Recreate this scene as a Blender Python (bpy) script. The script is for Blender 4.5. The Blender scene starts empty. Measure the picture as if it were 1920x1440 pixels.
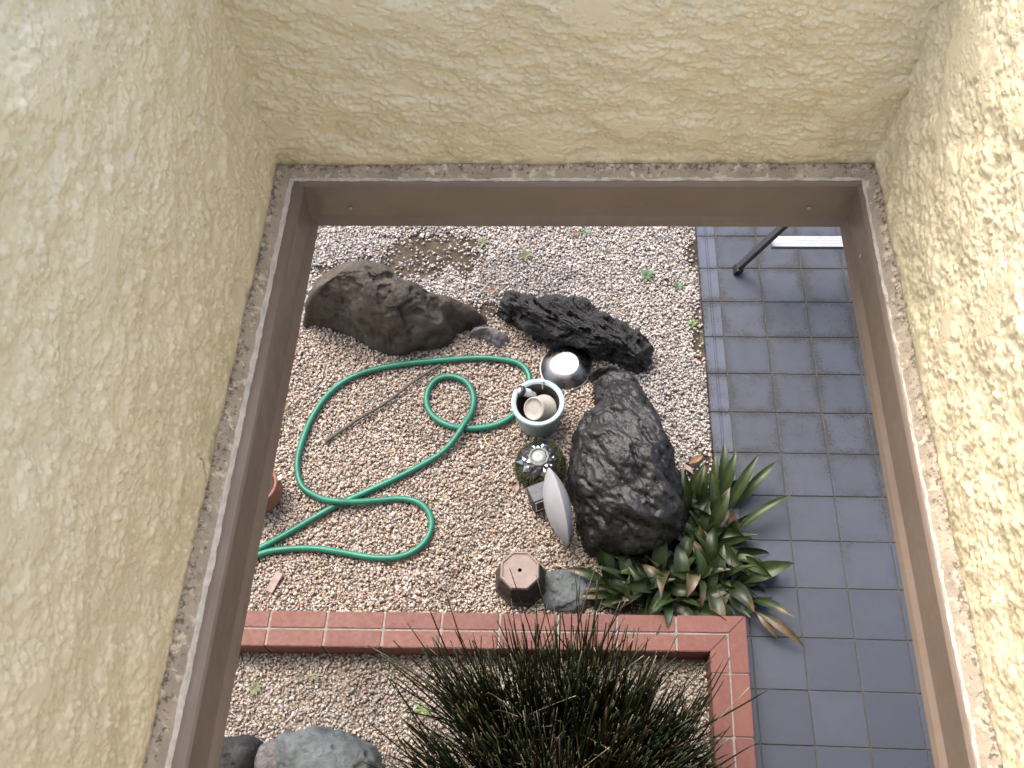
import bpy, bmesh, math, random
import numpy as np
from mathutils import Vector, Matrix, noise as mnoise

R_ = math.radians
random.seed(7)
rng = np.random.default_rng(11)
scene = bpy.context.scene
COL = scene.collection

# ------------------------------------------------------------------ camera
cam_d = bpy.data.cameras.new('camera')
cam = bpy.data.objects.new('camera', cam_d)
COL.objects.link(cam)
cam.location = (0, 0, 3.6956)
cam.rotation_euler = (0.53013, 0.044729, 0.03977)
cam_d.sensor_width = 36
cam_d.lens = 1754.0 / 1920 * 36
cam_d.clip_start = 0.02
cam_d.clip_end = 600
cam_d.dof.use_dof = True
cam_d.dof.focus_distance = 1.6
cam_d.dof.aperture_fstop = 22
scene.camera = cam

# ------------------------------------------------------------------ light
SUN_EL, SUN_AZ = 60, -38          # azimuth from +Y (away from the house), negative = to the left
world = bpy.data.worlds.new('World')
scene.world = world
world.use_nodes = True
wn = world.node_tree.nodes
wl = world.node_tree.links
sky = wn.new('ShaderNodeTexSky')
sky.sky_type = 'NISHITA'
sky.sun_disc = False
sky.sun_elevation = R_(SUN_EL)
sky.sun_rotation = R_(SUN_AZ)
sky.air_density = 1.0
sky.dust_density = 6.0
sky.ozone_density = 1.0
bg = wn['Background']
bg.inputs['Strength'].default_value = 0.13
wl.new(sky.outputs[0], bg.inputs['Color'])

sun_d = bpy.data.lights.new('sun', 'SUN')
sun_d.energy = 0.5
sun_d.angle = R_(40)
sun_d.color = (1.0, 0.95, 0.87)
sun = bpy.data.objects.new('sun', sun_d)
COL.objects.link(sun)
sdir = Vector((math.sin(R_(SUN_AZ)) * math.cos(R_(SUN_EL)), math.cos(R_(SUN_AZ)) * math.cos(R_(SUN_EL)), math.sin(R_(SUN_EL))))
sun.rotation_euler = sdir.to_track_quat('Z', 'Y').to_euler()
sun.location = sdir * 20

scene.view_settings.view_transform = 'Standard'
scene.view_settings.look = 'None'
scene.view_settings.gamma = 1
scene.view_settings.exposure = 1.65
scene.view_settings.use_curve_mapping = False
scene.cycles.max_bounces = 6
scene.cycles.diffuse_bounces = 4

# ------------------------------------------------------------------ helpers
def tag(o, label=None, cat=None, group=None, kind=None):
    if label: o['label'] = label
    if cat: o['category'] = cat
    if group: o['group'] = group
    if kind: o['kind'] = kind
    return o

def link(o, parent=None):
    COL.objects.link(o)
    if parent is not None:
        o.parent = parent
    return o

def empty(name, loc, label=None, cat=None, group=None, kind=None, rz=0):
    o = bpy.data.objects.new(name, None)
    o.empty_display_size = 0.05
    o.location = loc
    o.rotation_euler = (0, 0, rz)
    link(o)
    return tag(o, label, cat, group, kind)

def mesh_obj(name, me, mat, parent=None, smooth=False):
    if mat is not None and not me.materials:
        me.materials.append(mat)
    if smooth:
        me.shade_smooth()
    return link(bpy.data.objects.new(name, me), parent)

def pyobj(name, verts, faces, mat, parent=None, smooth=False):
    me = bpy.data.meshes.new(name)
    me.from_pydata([tuple(v) for v in verts], [], [tuple(f) for f in faces])
    me.update()
    return mesh_obj(name, me, mat, parent, smooth)

def bm_obj(name, bm, mat, parent=None, smooth=False):
    me = bpy.data.meshes.new(name)
    bm.normal_update()
    bm.to_mesh(me)
    bm.free()
    return mesh_obj(name, me, mat, parent, smooth)

def box_bm(x0, x1, y0, y1, z0, z1, bevel=0.0, seg=2):
    bm = bmesh.new()
    bmesh.ops.create_cube(bm, size=1)
    for v in bm.verts:
        v.co = Vector(((x0 + x1) / 2 + v.co.x * (x1 - x0), (y0 + y1) / 2 + v.co.y * (y1 - y0), (z0 + z1) / 2 + v.co.z * (z1 - z0)))
    if bevel:
        bmesh.ops.bevel(bm, geom=bm.edges[:], offset=bevel, segments=seg, affect='EDGES', profile=0.5)
    return bm

def lathe(profile, n=48, close_bottom=False, close_top=False):
    vs, fs = [], []
    for r, z in profile:
        for i in range(n):
            a = 2 * math.pi * i / n
            vs.append((r * math.cos(a), r * math.sin(a), z))
    for k in range(len(profile) - 1):
        for i in range(n):
            j = (i + 1) % n
            fs.append((k * n + i, k * n + j, (k + 1) * n + j, (k + 1) * n + i))
    if close_bottom: fs.append(tuple(range(n))[::-1])
    if close_top: fs.append(tuple(range((len(profile) - 1) * n, len(profile) * n)))
    return vs, fs

def tube(pts, radii, n=8, cap=True):
    pts = [Vector(p) for p in pts]
    vs, fs = [], []
    up = Vector((0, 0, 1))
    prev = None
    for i, p in enumerate(pts):
        a = pts[max(i - 1, 0)]; b = pts[min(i + 1, len(pts) - 1)]
        t = (b - a).normalized()
        if prev is None:
            s = t.cross(up)
            if s.length < 1e-3: s = t.cross(Vector((1, 0, 0)))
            s.normalize()
        else:
            s = (prev - t * prev.dot(t)).normalized()
        prev = s
        w = t.cross(s)
        r = radii if isinstance(radii, (int, float)) else radii[i]
        for k in range(n):
            an = 2 * math.pi * k / n
            vs.append(p + (s * math.cos(an) + w * math.sin(an)) * r)
    for i in range(len(pts) - 1):
        for k in range(n):
            l = (k + 1) % n
            fs.append((i * n + k, i * n + l, (i + 1) * n + l, (i + 1) * n + k))
    if cap:
        fs.append(tuple(range(n))[::-1])
        fs.append(tuple(range((len(pts) - 1) * n, len(pts) * n)))
    return vs, fs

def spline(pts, per=8, closed=False):
    P = [Vector(p) for p in pts]
    out = []
    m = len(P)
    rngi = range(m if closed else m - 1)
    for i in rngi:
        p0 = P[(i - 1) % m] if closed or i > 0 else P[0] * 2 - P[1]
        p1 = P[i]; p2 = P[(i + 1) % m]
        p3 = P[(i + 2) % m] if closed or i + 2 < m else p2 * 2 - p1
        for k in range(per):
            t = k / per
            out.append(0.5 * ((2 * p1) + (p2 - p0) * t + (2 * p0 - 5 * p1 + 4 * p2 - p3) * t * t + (3 * p1 - p0 - 3 * p2 + p3) * t ** 3))
    if not closed: out.append(P[-1].copy())
    return out

def set_cols(me, cols, name='tint'):
    at = me.color_attributes.new(name, 'FLOAT_COLOR', 'POINT')
    c = np.ones((len(me.vertices), 4), np.float32)
    c[:, :3] = cols
    at.data.foreach_set('color', c.ravel())

# numpy value noise -------------------------------------------------
def _h(ix, iy, seed):
    n = (ix.astype(np.int64) * 374761393 + iy.astype(np.int64) * 668265263 + seed * 974634777) & 0x7fffffff
    n = ((n ^ (n >> 13)) * 1274126177) & 0x7fffffff
    n = n ^ (n >> 16)
    return (n & 0xffff) / 65535.0

def vn(x, y, seed=0):
    ix = np.floor(x); iy = np.floor(y)
    fx = x - ix; fy = y - iy
    fx = fx * fx * fx * (fx * (fx * 6 - 15) + 10); fy = fy * fy * fy * (fy * (fy * 6 - 15) + 10)
    a = _h(ix, iy, seed); b = _h(ix + 1, iy, seed); c = _h(ix, iy + 1, seed); d = _h(ix + 1, iy + 1, seed)
    return (a * (1 - fx) + b * fx) * (1 - fy) + (c * (1 - fx) + d * fx) * fy

def fbm(x, y, seed=0, octv=4, gain=0.5):
    s = 0; a = 1; t = 0
    for o in range(octv):
        ca, sa = math.cos(o * 0.9 + 0.4), math.sin(o * 0.9 + 0.4)
        s = s + a * vn((x * ca - y * sa) * 2 ** o + 17.3 * o, (x * sa + y * ca) * 2 ** o - 9.1 * o, seed + o)
        t += a; a *= gain
    return s / t

def smooth(e0, e1, x):
    t = np.clip((x - e0) / (e1 - e0), 0, 1)
    return t * t * (3 - 2 * t)

def worley(x, y, seed=0, jit=0.95):
    ix = np.floor(x); iy = np.floor(y)
    f1 = np.full(x.shape, 9.0); cid = np.zeros(x.shape)
    for dx in (-1, 0, 1):
        for dy in (-1, 0, 1):
            cx = ix + dx; cy = iy + dy
            px = cx + 0.5 + (_h(cx, cy, seed) - 0.5) * jit
            py = cy + 0.5 + (_h(cx, cy, seed + 5) - 0.5) * jit
            d = (px - x) ** 2 + (py - y) ** 2
            m = d < f1
            f1 = np.where(m, d, f1)
            cid = np.where(m, _h(cx, cy, seed + 9), cid)
    return np.sqrt(f1), cid

# ------------------------------------------------------------------ materials
class NT:
    def __init__(self, name):
        self.m = bpy.data.materials.new(name)
        self.m.use_nodes = True
        self.n = self.m.node_tree.nodes
        self.l = self.m.node_tree.links
        self.b = self.n['Principled BSDF']
        self.out = self.n['Material Output']
    def node(self, t, **kw):
        x = self.n.new(t)
        for k, v in kw.items(): setattr(x, k, v)
        return x
    def set(self, **kw):
        for k, v in kw.items():
            self.b.inputs[k.replace('_', ' ')].default_value = v
        return self
    def put(self, sock, v):
        if hasattr(v, 'links') or hasattr(v, 'is_linked'): self.l.new(v, sock)
        else: sock.default_value = v
    def noise(self, scale, detail=4, rough=0.55, vec=None, dist=0.0):
        x = self.node('ShaderNodeTexNoise')
        x.inputs['Scale'].default_value = scale
        x.inputs['Detail'].default_value = detail
        x.inputs['Roughness'].default_value = rough
        x.inputs['Distortion'].default_value = dist
        if vec is not None: self.l.new(vec, x.inputs['Vector'])
        return x.outputs['Fac']
    def voronoi(self, scale, vec=None, feature='F1', out='Distance'):
        x = self.node('ShaderNodeTexVoronoi', feature=feature)
        x.inputs['Scale'].default_value = scale
        if vec is not None: self.l.new(vec, x.inputs['Vector'])
        return x.outputs[out]
    def math(self, op, a, b=0.0, clamp=False):
        x = self.node('ShaderNodeMath', operation=op, use_clamp=clamp)
        self.put(x.inputs[0], a); self.put(x.inputs[1], b)
        return x.outputs[0]
    def ramp(self, fac, stops, interp='LINEAR'):
        x = self.node('ShaderNodeValToRGB')
        x.color_ramp.interpolation = interp
        el = x.color_ramp.elements
        while len(el) < len(stops): el.new(0.5)
        for e, (p, c) in zip(el, stops):
            e.position = p
            e.color = (c, c, c, 1) if isinstance(c, (int, float)) else (*c, 1)
        self.l.new(fac, x.inputs[0])
        return x.outputs[0]
    def rng(self, v, a, b, c=0.0, d=1.0):
        x = self.node('ShaderNodeMapRange')
        self.put(x.inputs['Value'], v)
        x.inputs['From Min'].default_value = a; x.inputs['From Max'].default_value = b
        x.inputs['To Min'].default_value = c; x.inputs['To Max'].default_value = d
        return x.outputs[0]
    def mix(self, fac, a, b, mode='MIX'):
        x = self.node('ShaderNodeMix', data_type='RGBA', blend_type=mode)
        self.put(x.inputs[0], fac)
        for s, v in ((x.inputs[6], a), (x.inputs[7], b)):
            if isinstance(v, (tuple, list)): s.default_value = (*v[:3], 1)
            else: self.l.new(v, s)
        return x.outputs[2]
    def attr(self, name='tint'):
        x = self.node('ShaderNodeAttribute', attribute_name=name)
        return x.outputs['Color']
    def pos(self):
        return self.node('ShaderNodeNewGeometry').outputs['Position']
    def obj(self):
        return self.node('ShaderNodeTexCoord').outputs['Object']
    def rand(self):
        return self.node('ShaderNodeObjectInfo').outputs['Random']
    def sep(self, v):
        x = self.node('ShaderNodeSeparateXYZ'); self.l.new(v, x.inputs[0]); return x.outputs
    def scale(self, v, s, rot=(0, 0, 0)):
        x = self.node('ShaderNodeMapping')
        x.inputs['Scale'].default_value = s
        x.inputs['Rotation'].default_value = rot
        self.l.new(v, x.inputs['Vector']); return x.outputs[0]
    def bump(self, h, strength=0.3, dist=0.01):
        x = self.node('ShaderNodeBump')
        x.inputs['Strength'].default_value = strength
        x.inputs['Distance'].default_value = dist
        self.l.new(h, x.inputs['Height'])
        self.l.new(x.outputs[0], self.b.inputs['Normal'])
    def color(self, c):
        self.put(self.b.inputs['Base Color'], (*c, 1) if isinstance(c, tuple) else c)
        return self
    def rough(self, r):
        self.put(self.b.inputs['Roughness'], r); return self

def simple(name, col, rough=0.5, metal=0.0, var=0.12, vscale=30, bump=0.0, bscale=200, spec=0.5):
    t = NT(name)
    p = t.obj()
    n = t.noise(vscale, 5, 0.6, p)
    lo = tuple(c * (1 - var * 2) for c in col); hi = tuple(min(1, c * (1 + var * 1.4)) for c in col)
    t.color(t.ramp(n, [(0.25, lo), (0.75, hi)]))
    t.rough(t.rng(t.noise(vscale * 2.3, 3, 0.6, p), 0.3, 0.7, max(0.02, rough - 0.1), min(1, rough + 0.1)))
    t.b.inputs['Metallic'].default_value = metal
    t.b.inputs['Specular IOR Level'].default_value = spec
    if bump: t.bump(t.noise(bscale, 4, 0.6, p), bump, 0.002)
    return t.m

def mat_stucco():
    t = NT('stucco')
    p = t.pos()
    z = t.sep(p)[2]
    n = t.noise(7, 4, 0.6, p)
    base = t.ramp(n, [(0.3, (0.82, 0.725, 0.485)), (0.7, (0.85, 0.77, 0.555))])
    # green-yellow algae blotches, mostly low on the wall
    alg = t.math('MULTIPLY', t.rng(t.noise(11, 5, 0.65, p), 0.52, 0.72), t.rng(z, 3.10, 2.94), True)
    base = t.mix(t.math('MULTIPLY', alg, 0.75), base, (0.50, 0.45, 0.22))
    # soot and mould right at the bottom edge
    e = t.math('ADD', t.math('SUBTRACT', 2.934, z), t.math('MULTIPLY', t.math('SUBTRACT', t.noise(60, 5, 0.7, p), 0.5), 0.032))
    mould = t.rng(e, -0.006, 0.006)
    base = t.mix(t.math('MULTIPLY', mould, 0.75), base, (0.13, 0.105, 0.065))
    sp = t.math('MULTIPLY', t.rng(t.noise(260, 3, 0.6, p), 0.67, 0.75), t.rng(t.noise(16, 3, 0.6, p), 0.5, 0.7))
    base = t.mix(t.math('MULTIPLY', sp, 0.5), base, (0.2, 0.17, 0.11))
    # hairline crack on the left wall
    x = t.node('ShaderNodeAttribute', attribute_name='crack')
    base = t.mix(x.outputs['Fac'], base, (0.05, 0.04, 0.03))
    t.color(base).set(Roughness=0.40)
    w = t.node('ShaderNodeTexNoise'); w.inputs['Scale'].default_value = 120; t.l.new(p, w.inputs['Vector'])
    wp = t.node('ShaderNodeVectorMath', operation='MULTIPLY_ADD'); t.l.new(w.outputs['Color'], wp.inputs[0]); wp.inputs[1].default_value = (0.008,) * 3; t.l.new(p, wp.inputs[2])
    crumb = t.rng(t.voronoi(230, wp.outputs[0]), 0.62, 0.30)
    plate = t.rng(t.noise(34, 3, 0.55, wp.outputs[0]), 0.60, 0.52)
    hh = t.math('ADD', t.math('MULTIPLY', t.math('MULTIPLY', crumb, t.rng(t.noise(150, 3, 0.6, wp.outputs[0]), 0.42, 0.58)), plate), t.math('MULTIPLY', t.noise(560, 4, 0.65, p), 0.22))
    t.bump(hh, 0.30, 0.0028)
    return t.m

def mat_caulk():
    t = NT('old_caulk')
    p = t.pos()
    n1 = t.noise(90, 5, 0.65, p)
    base = t.ramp(t.noise(28, 5, 0.65, p), [(0.3, (0.33, 0.275, 0.22)), (0.55, (0.45, 0.385, 0.30)), (0.75, (0.56, 0.49, 0.37))])
    base = t.mix(t.rng(n1, 0.55, 0.63), base, (0.70, 0.63, 0.47))
    zz = t.sep(p)[2]
    up = t.rng(zz, 2.920, 2.930)
    base = t.mix(t.math('MULTIPLY', t.rng(t.math('ADD', t.noise(190, 5, 0.75, p), t.math('MULTIPLY', up, 0.13)), 0.62, 0.70), 0.75), base, (0.06, 0.052, 0.036))
    t.color(base).set(Roughness=0.85)
    t.bump(n1, 0.6, 0.004)
    return t.m

def mat_flashing():
    t = NT('brown_painted_metal')
    p = t.pos()
    base = t.ramp(t.noise(9, 5, 0.6, p), [(0.3, (0.195, 0.152, 0.122)), (0.7, (0.232, 0.186, 0.152))])
    d = t.math('ADD', t.rng(t.noise(120, 4, 0.7, p), 0.62, 0.76), t.math('MULTIPLY', t.rng(t.noise(24, 6, 0.75, p), 0.5, 0.75), 0.45), True)
    base = t.mix(t.math('MULTIPLY', d, 0.5), base, (0.33, 0.28, 0.22))
    t.color(base)
    t.rough(t.rng(t.noise(40, 4, 0.6, p), 0.3, 0.7, 0.34, 0.52))
    t.bump(t.noise(14, 3, 0.5, p), 0.12, 0.004)
    return t.m

def mat_tile(name='slate_paver', gain=1.0):
    t = NT(name)
    p = t.pos(); o = t.obj()
    r = t.rand()
    base = t.mix(t.noise(6, 4, 0.6, p), (0.034, 0.043, 0.066), (0.050, 0.060, 0.086))
    if gain != 1.0: base = t.mix(1.0, base, (gain, gain, gain), 'MULTIPLY')
    base = t.mix(t.math('MULTIPLY', r, 0.8 if gain == 1.0 else 0.0), base, (0.029, 0.037, 0.058))
    base = t.mix(t.math('MULTIPLY', t.rng(t.noise(500, 2, 0.5, p), 0.35, 0.7), 0.25), base, (0.075, 0.085, 0.105))
    s = t.sep(o)
    ex = t.math('ABSOLUTE', s[0]); ey = t.math('ABSOLUTE', s[1])
    edge = t.rng(t.math('MAXIMUM', ex, ey), 0.055, 0.098)
    y = t.sep(p)[1]
    far = t.rng(t.math('ADD', y, t.math('MULTIPLY', t.noise(2.4, 3, 0.6, p), 1.4)), 1.7, 2.6)
    patch = t.rng(t.noise(5, 4, 0.65, p), 0.36, 0.60)
    dens = t.math('MULTIPLY', t.math('ADD', t.math('MULTIPLY', edge, 0.55), t.math('MULTIPLY', patch, 0.5)), t.math('ADD', 0.25, t.math('MULTIPLY', far, 0.75)))
    spk = t.noise(110, 6, 0.8, p)
    th = t.math('SUBTRACT', 0.70, t.math('MULTIPLY', dens, 0.29))
    speck = t.rng(t.math('SUBTRACT', spk, th), -0.01, 0.04)
    base = t.mix(t.math('MULTIPLY', speck, 0.85), base, (0.007, 0.007, 0.008))
    base = t.mix(t.math('MULTIPLY', dens, 0.48), base, (0.018, 0.020, 0.023))
    t.color(base)
    t.rough(t.rng(t.noise(30, 4, 0.6, p), 0.3, 0.7, 0.45, 0.65))
    t.b.inputs['Specular IOR Level'].default_value = 0.4
    t.bump(t.noise(160, 5, 0.65, p), 0.25, 0.003)
    return t.m

def mat_grout():
    t = NT('grout')
    p = t.pos()
    base = t.ramp(t.noise(20, 5, 0.7, p), [(0.3, (0.05, 0.046, 0.04)), (0.55, (0.075, 0.07, 0.062)), (0.75, (0.115, 0.107, 0.095))])
    t.color(base).set(Roughness=0.9)
    t.bump(t.noise(300, 4, 0.6, p), 0.4, 0.003)
    return t.m

def mat_brick():
    t = NT('red_brick')
    p = t.pos(); r = t.rand()
    base = t.mix(t.noise(5, 4, 0.6, p), (0.128, 0.044, 0.032), (0.168, 0.062, 0.046))
    base = t.mix(t.math('MULTIPLY', r, 0.6), base, (0.118, 0.038, 0.030))
    base = t.mix(t.math('MULTIPLY', t.rng(t.noise(55, 5, 0.7, p), 0.54, 0.74), 0.45), base, (0.20, 0.088, 0.068))
    base = t.mix(t.math('MULTIPLY', t.rng(t.noise(23, 6, 0.75, p), 0.58, 0.75), 0.55), base, (0.075, 0.032, 0.026))
    t.color(base)
    t.rough(t.rng(t.noise(60, 4, 0.6, p), 0.3, 0.7, 0.5, 0.75))
    t.bump(t.noise(260, 5, 0.65, p), 0.25, 0.002)
    return t.m

def mat_soil():
    t = NT('soil')
    p = t.pos()
    dust = t.node('ShaderNodeAttribute', attribute_name='dust').outputs['Fac']
    base = t.ramp(t.noise(9, 7, 0.7, p), [(0.3, (0.022, 0.017, 0.012)), (0.5, (0.055, 0.040, 0.025)), (0.72, (0.10, 0.075, 0.048))])
    base = t.mix(t.rng(t.noise(120, 5, 0.7, p), 0.55, 0.7), base, (0.15, 0.125, 0.09))
    base = t.mix(t.math('MULTIPLY', dust, 0.85), base, (0.34, 0.285, 0.225))
    t.color(base).set(Roughness=0.95)
    t.bump(t.noise(140, 6, 0.7, p), 0.7, 0.012)
    return t.m

def mat_gravel():
    t = NT('gravel_stone')
    p = t.pos()
    c = t.attr()
    n = t.noise(190, 4, 0.65, p)
    c = t.mix(1.0, c, t.ramp(n, [(0.3, 0.72), (0.7, 1.12)]), 'MULTIPLY')
    t.color(c).set(Roughness=0.6)
    t.bump(t.noise(600, 3, 0.6, p), 0.3, 0.002)
    return t.m

def mat_rock(name, dark, mid, light, streak=(1, 1, 1), rot=(0, 0, 0), rough=(0.38, 0.7), moss=None, scale=9, lichen=0.5, bmp=0.6):
    t = NT(name)
    p = t.pos()
    v = t.scale(p, streak, rot)
    n = t.noise(scale, 8, 0.68, v, 0.6)
    base = t.ramp(n, [(0.28, dark), (0.5, mid), (0.76, light)])
    pits = t.rng(t.noise(scale * 9, 5, 0.7, v), 0.60, 0.72)
    base = t.mix(t.math('MULTIPLY', pits, 0.65), base, tuple(c * 0.35 for c in dark))
    li = t.rng(t.noise(scale * 5.3, 6, 0.75, p), 0.61, 0.70)
    base = t.mix(t.math('MULTIPLY', li, lichen), base, tuple(min(0.6, c * 1.9 + 0.02) for c in light))
    if moss:
        base = t.mix(t.math('MULTIPLY', t.rng(t.noise(scale * 0.8, 6, 0.7, p), 0.5, 0.66), 0.6), base, moss)
    t.color(base)
    t.rough(t.rng(t.noise(scale * 4, 5, 0.6, p), 0.3, 0.7, rough[0], rough[1]))
    hh = t.math('ADD', t.noise(scale * 5, 8, 0.7, v), t.math('MULTIPLY', t.noise(scale * 22, 5, 0.7, p), 0.5))
    t.bump(hh, bmp, 0.016)
    return t.m

def mat_leafcol(name, rough=0.4, trans=0.12, bump=0.15):
    t = NT(name)
    c = t.attr()
    p = t.obj()
    c = t.mix(1.0, c, t.ramp(t.noise(40, 4, 0.6, t.pos()), [(0.3, 0.7), (0.7, 1.25)]), 'MULTIPLY')
    t.color(c).rough(rough)
    t.b.inputs['Subsurface Weight'].default_value = 0.0
    if trans:
        tr = t.node('ShaderNodeBsdfTranslucent'); t.l.new(c, tr.inputs['Color'])
        mx = t.node('ShaderNodeMixShader'); mx.inputs[0].default_value = trans
        t.l.new(t.b.outputs[0], mx.inputs[1]); t.l.new(tr.outputs[0], mx.inputs[2]); t.l.new(mx.outputs[0], t.out.inputs['Surface'])
    t.bump(t.noise(90, 3, 0.5, t.pos()), bump, 0.003)
    return t.m

M = {}
M['stucco'] = mat_stucco()
M['caulk'] = mat_caulk()
M['flashing'] = mat_flashing()
M['tile'] = mat_tile()
M['edge_tile'] = mat_tile('edge_paver_slate', 1.45)
M['grout'] = mat_grout()
M['brick'] = mat_brick()
M['mortar'] = simple('mortar', (0.25, 0.228, 0.21), 0.9, var=0.2, vscale=60, bump=0.4, bscale=400)
M['soil'] = mat_soil()
M['gravel'] = mat_gravel()
M['rock_brown'] = mat_rock('brown_boulder', (0.026, 0.020, 0.015), (0.058, 0.045, 0.034), (0.14, 0.112, 0.085), moss=(0.038, 0.038, 0.025), scale=7, rough=(0.5, 0.8), lichen=0.35)
M['rock_black'] = mat_rock('black_boulder', (0.006, 0.006, 0.0065), (0.013, 0.0127, 0.0135), (0.042, 0.041, 0.042), streak=(1, 2.2, 1), rot=(0, 0, R_(35)), scale=7, bmp=0.32, rough=(0.18, 0.42), lichen=0.35, moss=(0.013, 0.016, 0.012))
M['rock_ridge'] = mat_rock('ridged_black_rock', (0.006, 0.006, 0.0065), (0.012, 0.0117, 0.013), (0.033, 0.032, 0.036), streak=(1, 2.6, 1), rot=(0, 0, R_(32)), scale=10, rough=(0.2, 0.45), lichen=0.25)
M['rock_grey'] = mat_rock('grey_stone', (0.10, 0.095, 0.105), (0.18, 0.17, 0.18), (0.29, 0.275, 0.29), scale=14, streak=(1, 2, 1), rot=(0, 0, 0.5), rough=(0.5, 0.8))
M['rock_green'] = mat_rock('blue_green_stone', (0.045, 0.055, 0.060), (0.088, 0.105, 0.110), (0.165, 0.188, 0.19), scale=9, rough=(0.45, 0.75), lichen=0.3)
M['rock_salt'] = mat_rock('speckled_granite', (0.07, 0.07, 0.07), (0.14, 0.135, 0.135), (0.26, 0.25, 0.24), scale=40, rough=(0.6, 0.85))
M['rock_dark'] = mat_rock('dark_stone', (0.012, 0.012, 0.013), (0.025, 0.025, 0.027), (0.06, 0.06, 0.06), scale=20, rough=(0.5, 0.8))
M['leaf'] = mat_leafcol('leaf_green', 0.42, 0.10)
M['weed'] = mat_leafcol('weed_green', 0.55, 0.2)
M['stem'] = mat_leafcol('horsetail_stem', 0.36, 0.0)
M['hose'] = simple('green_hose_rubber', (0.008, 0.150, 0.098), 0.42, var=0.2, vscale=5, bump=0.1, bscale=150)
M['steel'] = simple('steel_dark_reflection', (0.20, 0.195, 0.19), 0.30, metal=1.0, var=0.10, vscale=14)  # dome steel darkened in colour, standing in for dark surroundings it would mirror
M['steel_base'] = simple('steel_sky_reflection', (0.50, 0.50, 0.49), 0.5, metal=1.0, var=0.06, vscale=30)  # same steel made paler, the sky's reflection put into the colour
M['alu'] = simple('aluminium', (0.42, 0.43, 0.44), 0.45, metal=1.0, var=0.05, vscale=25)
M['alu_dark'] = simple('anodised_rail', (0.075, 0.08, 0.088), 0.42, metal=0.5, var=0.08, vscale=25)
M['rubber'] = simple('black_rubber', (0.016, 0.016, 0.017), 0.55, var=0.15)
M['bucket'] = simple('pale_blue_plastic', (0.36, 0.48, 0.50), 0.42, var=0.06, vscale=12)
M['bucket_in'] = simple('dark_plastic', (0.075, 0.068, 0.062), 0.35, var=0.25, vscale=22)  # bucket inside, coloured much darker than the outside
M['cup'] = simple('dusty_grey_cup', (0.36, 0.34, 0.305), 0.6, var=0.10, vscale=40, bump=0.15)
M['white_pl'] = simple('white_plastic', (0.62, 0.63, 0.64), 0.35, var=0.04, vscale=20)
M['ceramic'] = simple('off_white_ceramic', (0.34, 0.345, 0.37), 0.45, var=0.07, vscale=10, bump=0.12, bscale=260)
M['terra'] = simple('weathered_terracotta', (0.245, 0.195, 0.172), 0.85, var=0.10, vscale=22, bump=0.3, bscale=260)
M['terra_or'] = simple('orange_terracotta', (0.25, 0.10, 0.062), 0.7, var=0.10, vscale=14, bump=0.2)
M['mossy'] = mat_rock('mossy_clay', (0.014, 0.011, 0.009), (0.032, 0.022, 0.016), (0.075, 0.048, 0.034), scale=18, moss=(0.045, 0.055, 0.022), rough=(0.7, 0.9), lichen=0.2)
M['hole'] = simple('dark_hollow', (0.010, 0.008, 0.008), 0.9)
M['moss'] = mat_leafcol('moss', 0.85, 0.0, 0.3)
M['blackbox'] = simple('black_plastic', (0.022, 0.022, 0.024), 0.5, var=0.1)
M['solar'] = simple('solar_panel', (0.03, 0.036, 0.055), 0.45, var=0.1, vscale=60)
M['glass_w'] = simple('frosted_glass', (0.24, 0.27, 0.25), 0.3, var=0.2, vscale=60)
M['mirror'] = simple('mirrored_facet', (0.34, 0.37, 0.39), 0.18, metal=1.0, var=0.1)
M['straw'] = simple('dry_straw', (0.52, 0.45, 0.32), 0.7, var=0.15)
M['cane'] = simple('grey_cane', (0.085, 0.082, 0.066), 0.7, var=0.2, vscale=40)
M['chip'] = simple('weathered_wood', (0.30, 0.225, 0.195), 0.8, var=0.2, vscale=40, bump=0.3)
M['dry_leaf'] = simple('brown_dry_leaf', (0.27, 0.155, 0.085), 0.7, var=0.3, vscale=40)
M['label_w'] = simple('white_tag', (0.72, 0.71, 0.68), 0.5, var=0.05)
M['screw'] = simple('pale_screw', (0.42, 0.36, 0.30), 0.5, var=0.2)
M['sealant'] = simple('cracked_white_sealant', (0.66, 0.62, 0.55), 0.75, var=0.14, vscale=90, bump=0.3)
M['outer'] = simple('render_coat', (0.50, 0.44, 0.32), 0.8, var=0.06, vscale=6, bump=0.5, bscale=120)

# ------------------------------------------------------------------ the setting: ground
GZ = -0.030
def grid_sheet(name, xs, ys, zf, mat):
    X, Y = np.meshgrid(xs, ys)
    Z = zf(X, Y)
    v = np.c_[X.ravel(), Y.ravel(), Z.ravel()]
    nx, ny = len(xs), len(ys)
    f = [(j * nx + i, j * nx + i + 1, (j + 1) * nx + i + 1, (j + 1) * nx + i) for j in range(ny - 1) for i in range(nx - 1)]
    return pyobj(name, v, f, mat, smooth=True)

gx = np.r_[-120, -40, -12, -5, np.linspace(-3, 3, 220), 5, 12, 40, 120]
gy = np.r_[-120, -40, -12, -5, np.linspace(-2, 5, 260), 8, 14, 40, 120]
ground = grid_sheet('ground', gx, gy, lambda X, Y: GZ + 0.008 * (fbm(X * 5, Y * 5, 3) - 0.5) * (np.abs(X) < 3.1) - (0.01 * (X > 0.66)), M['soil'])
tag(ground, 'bare brown garden soil under the gravel', 'soil', kind='structure')

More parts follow.
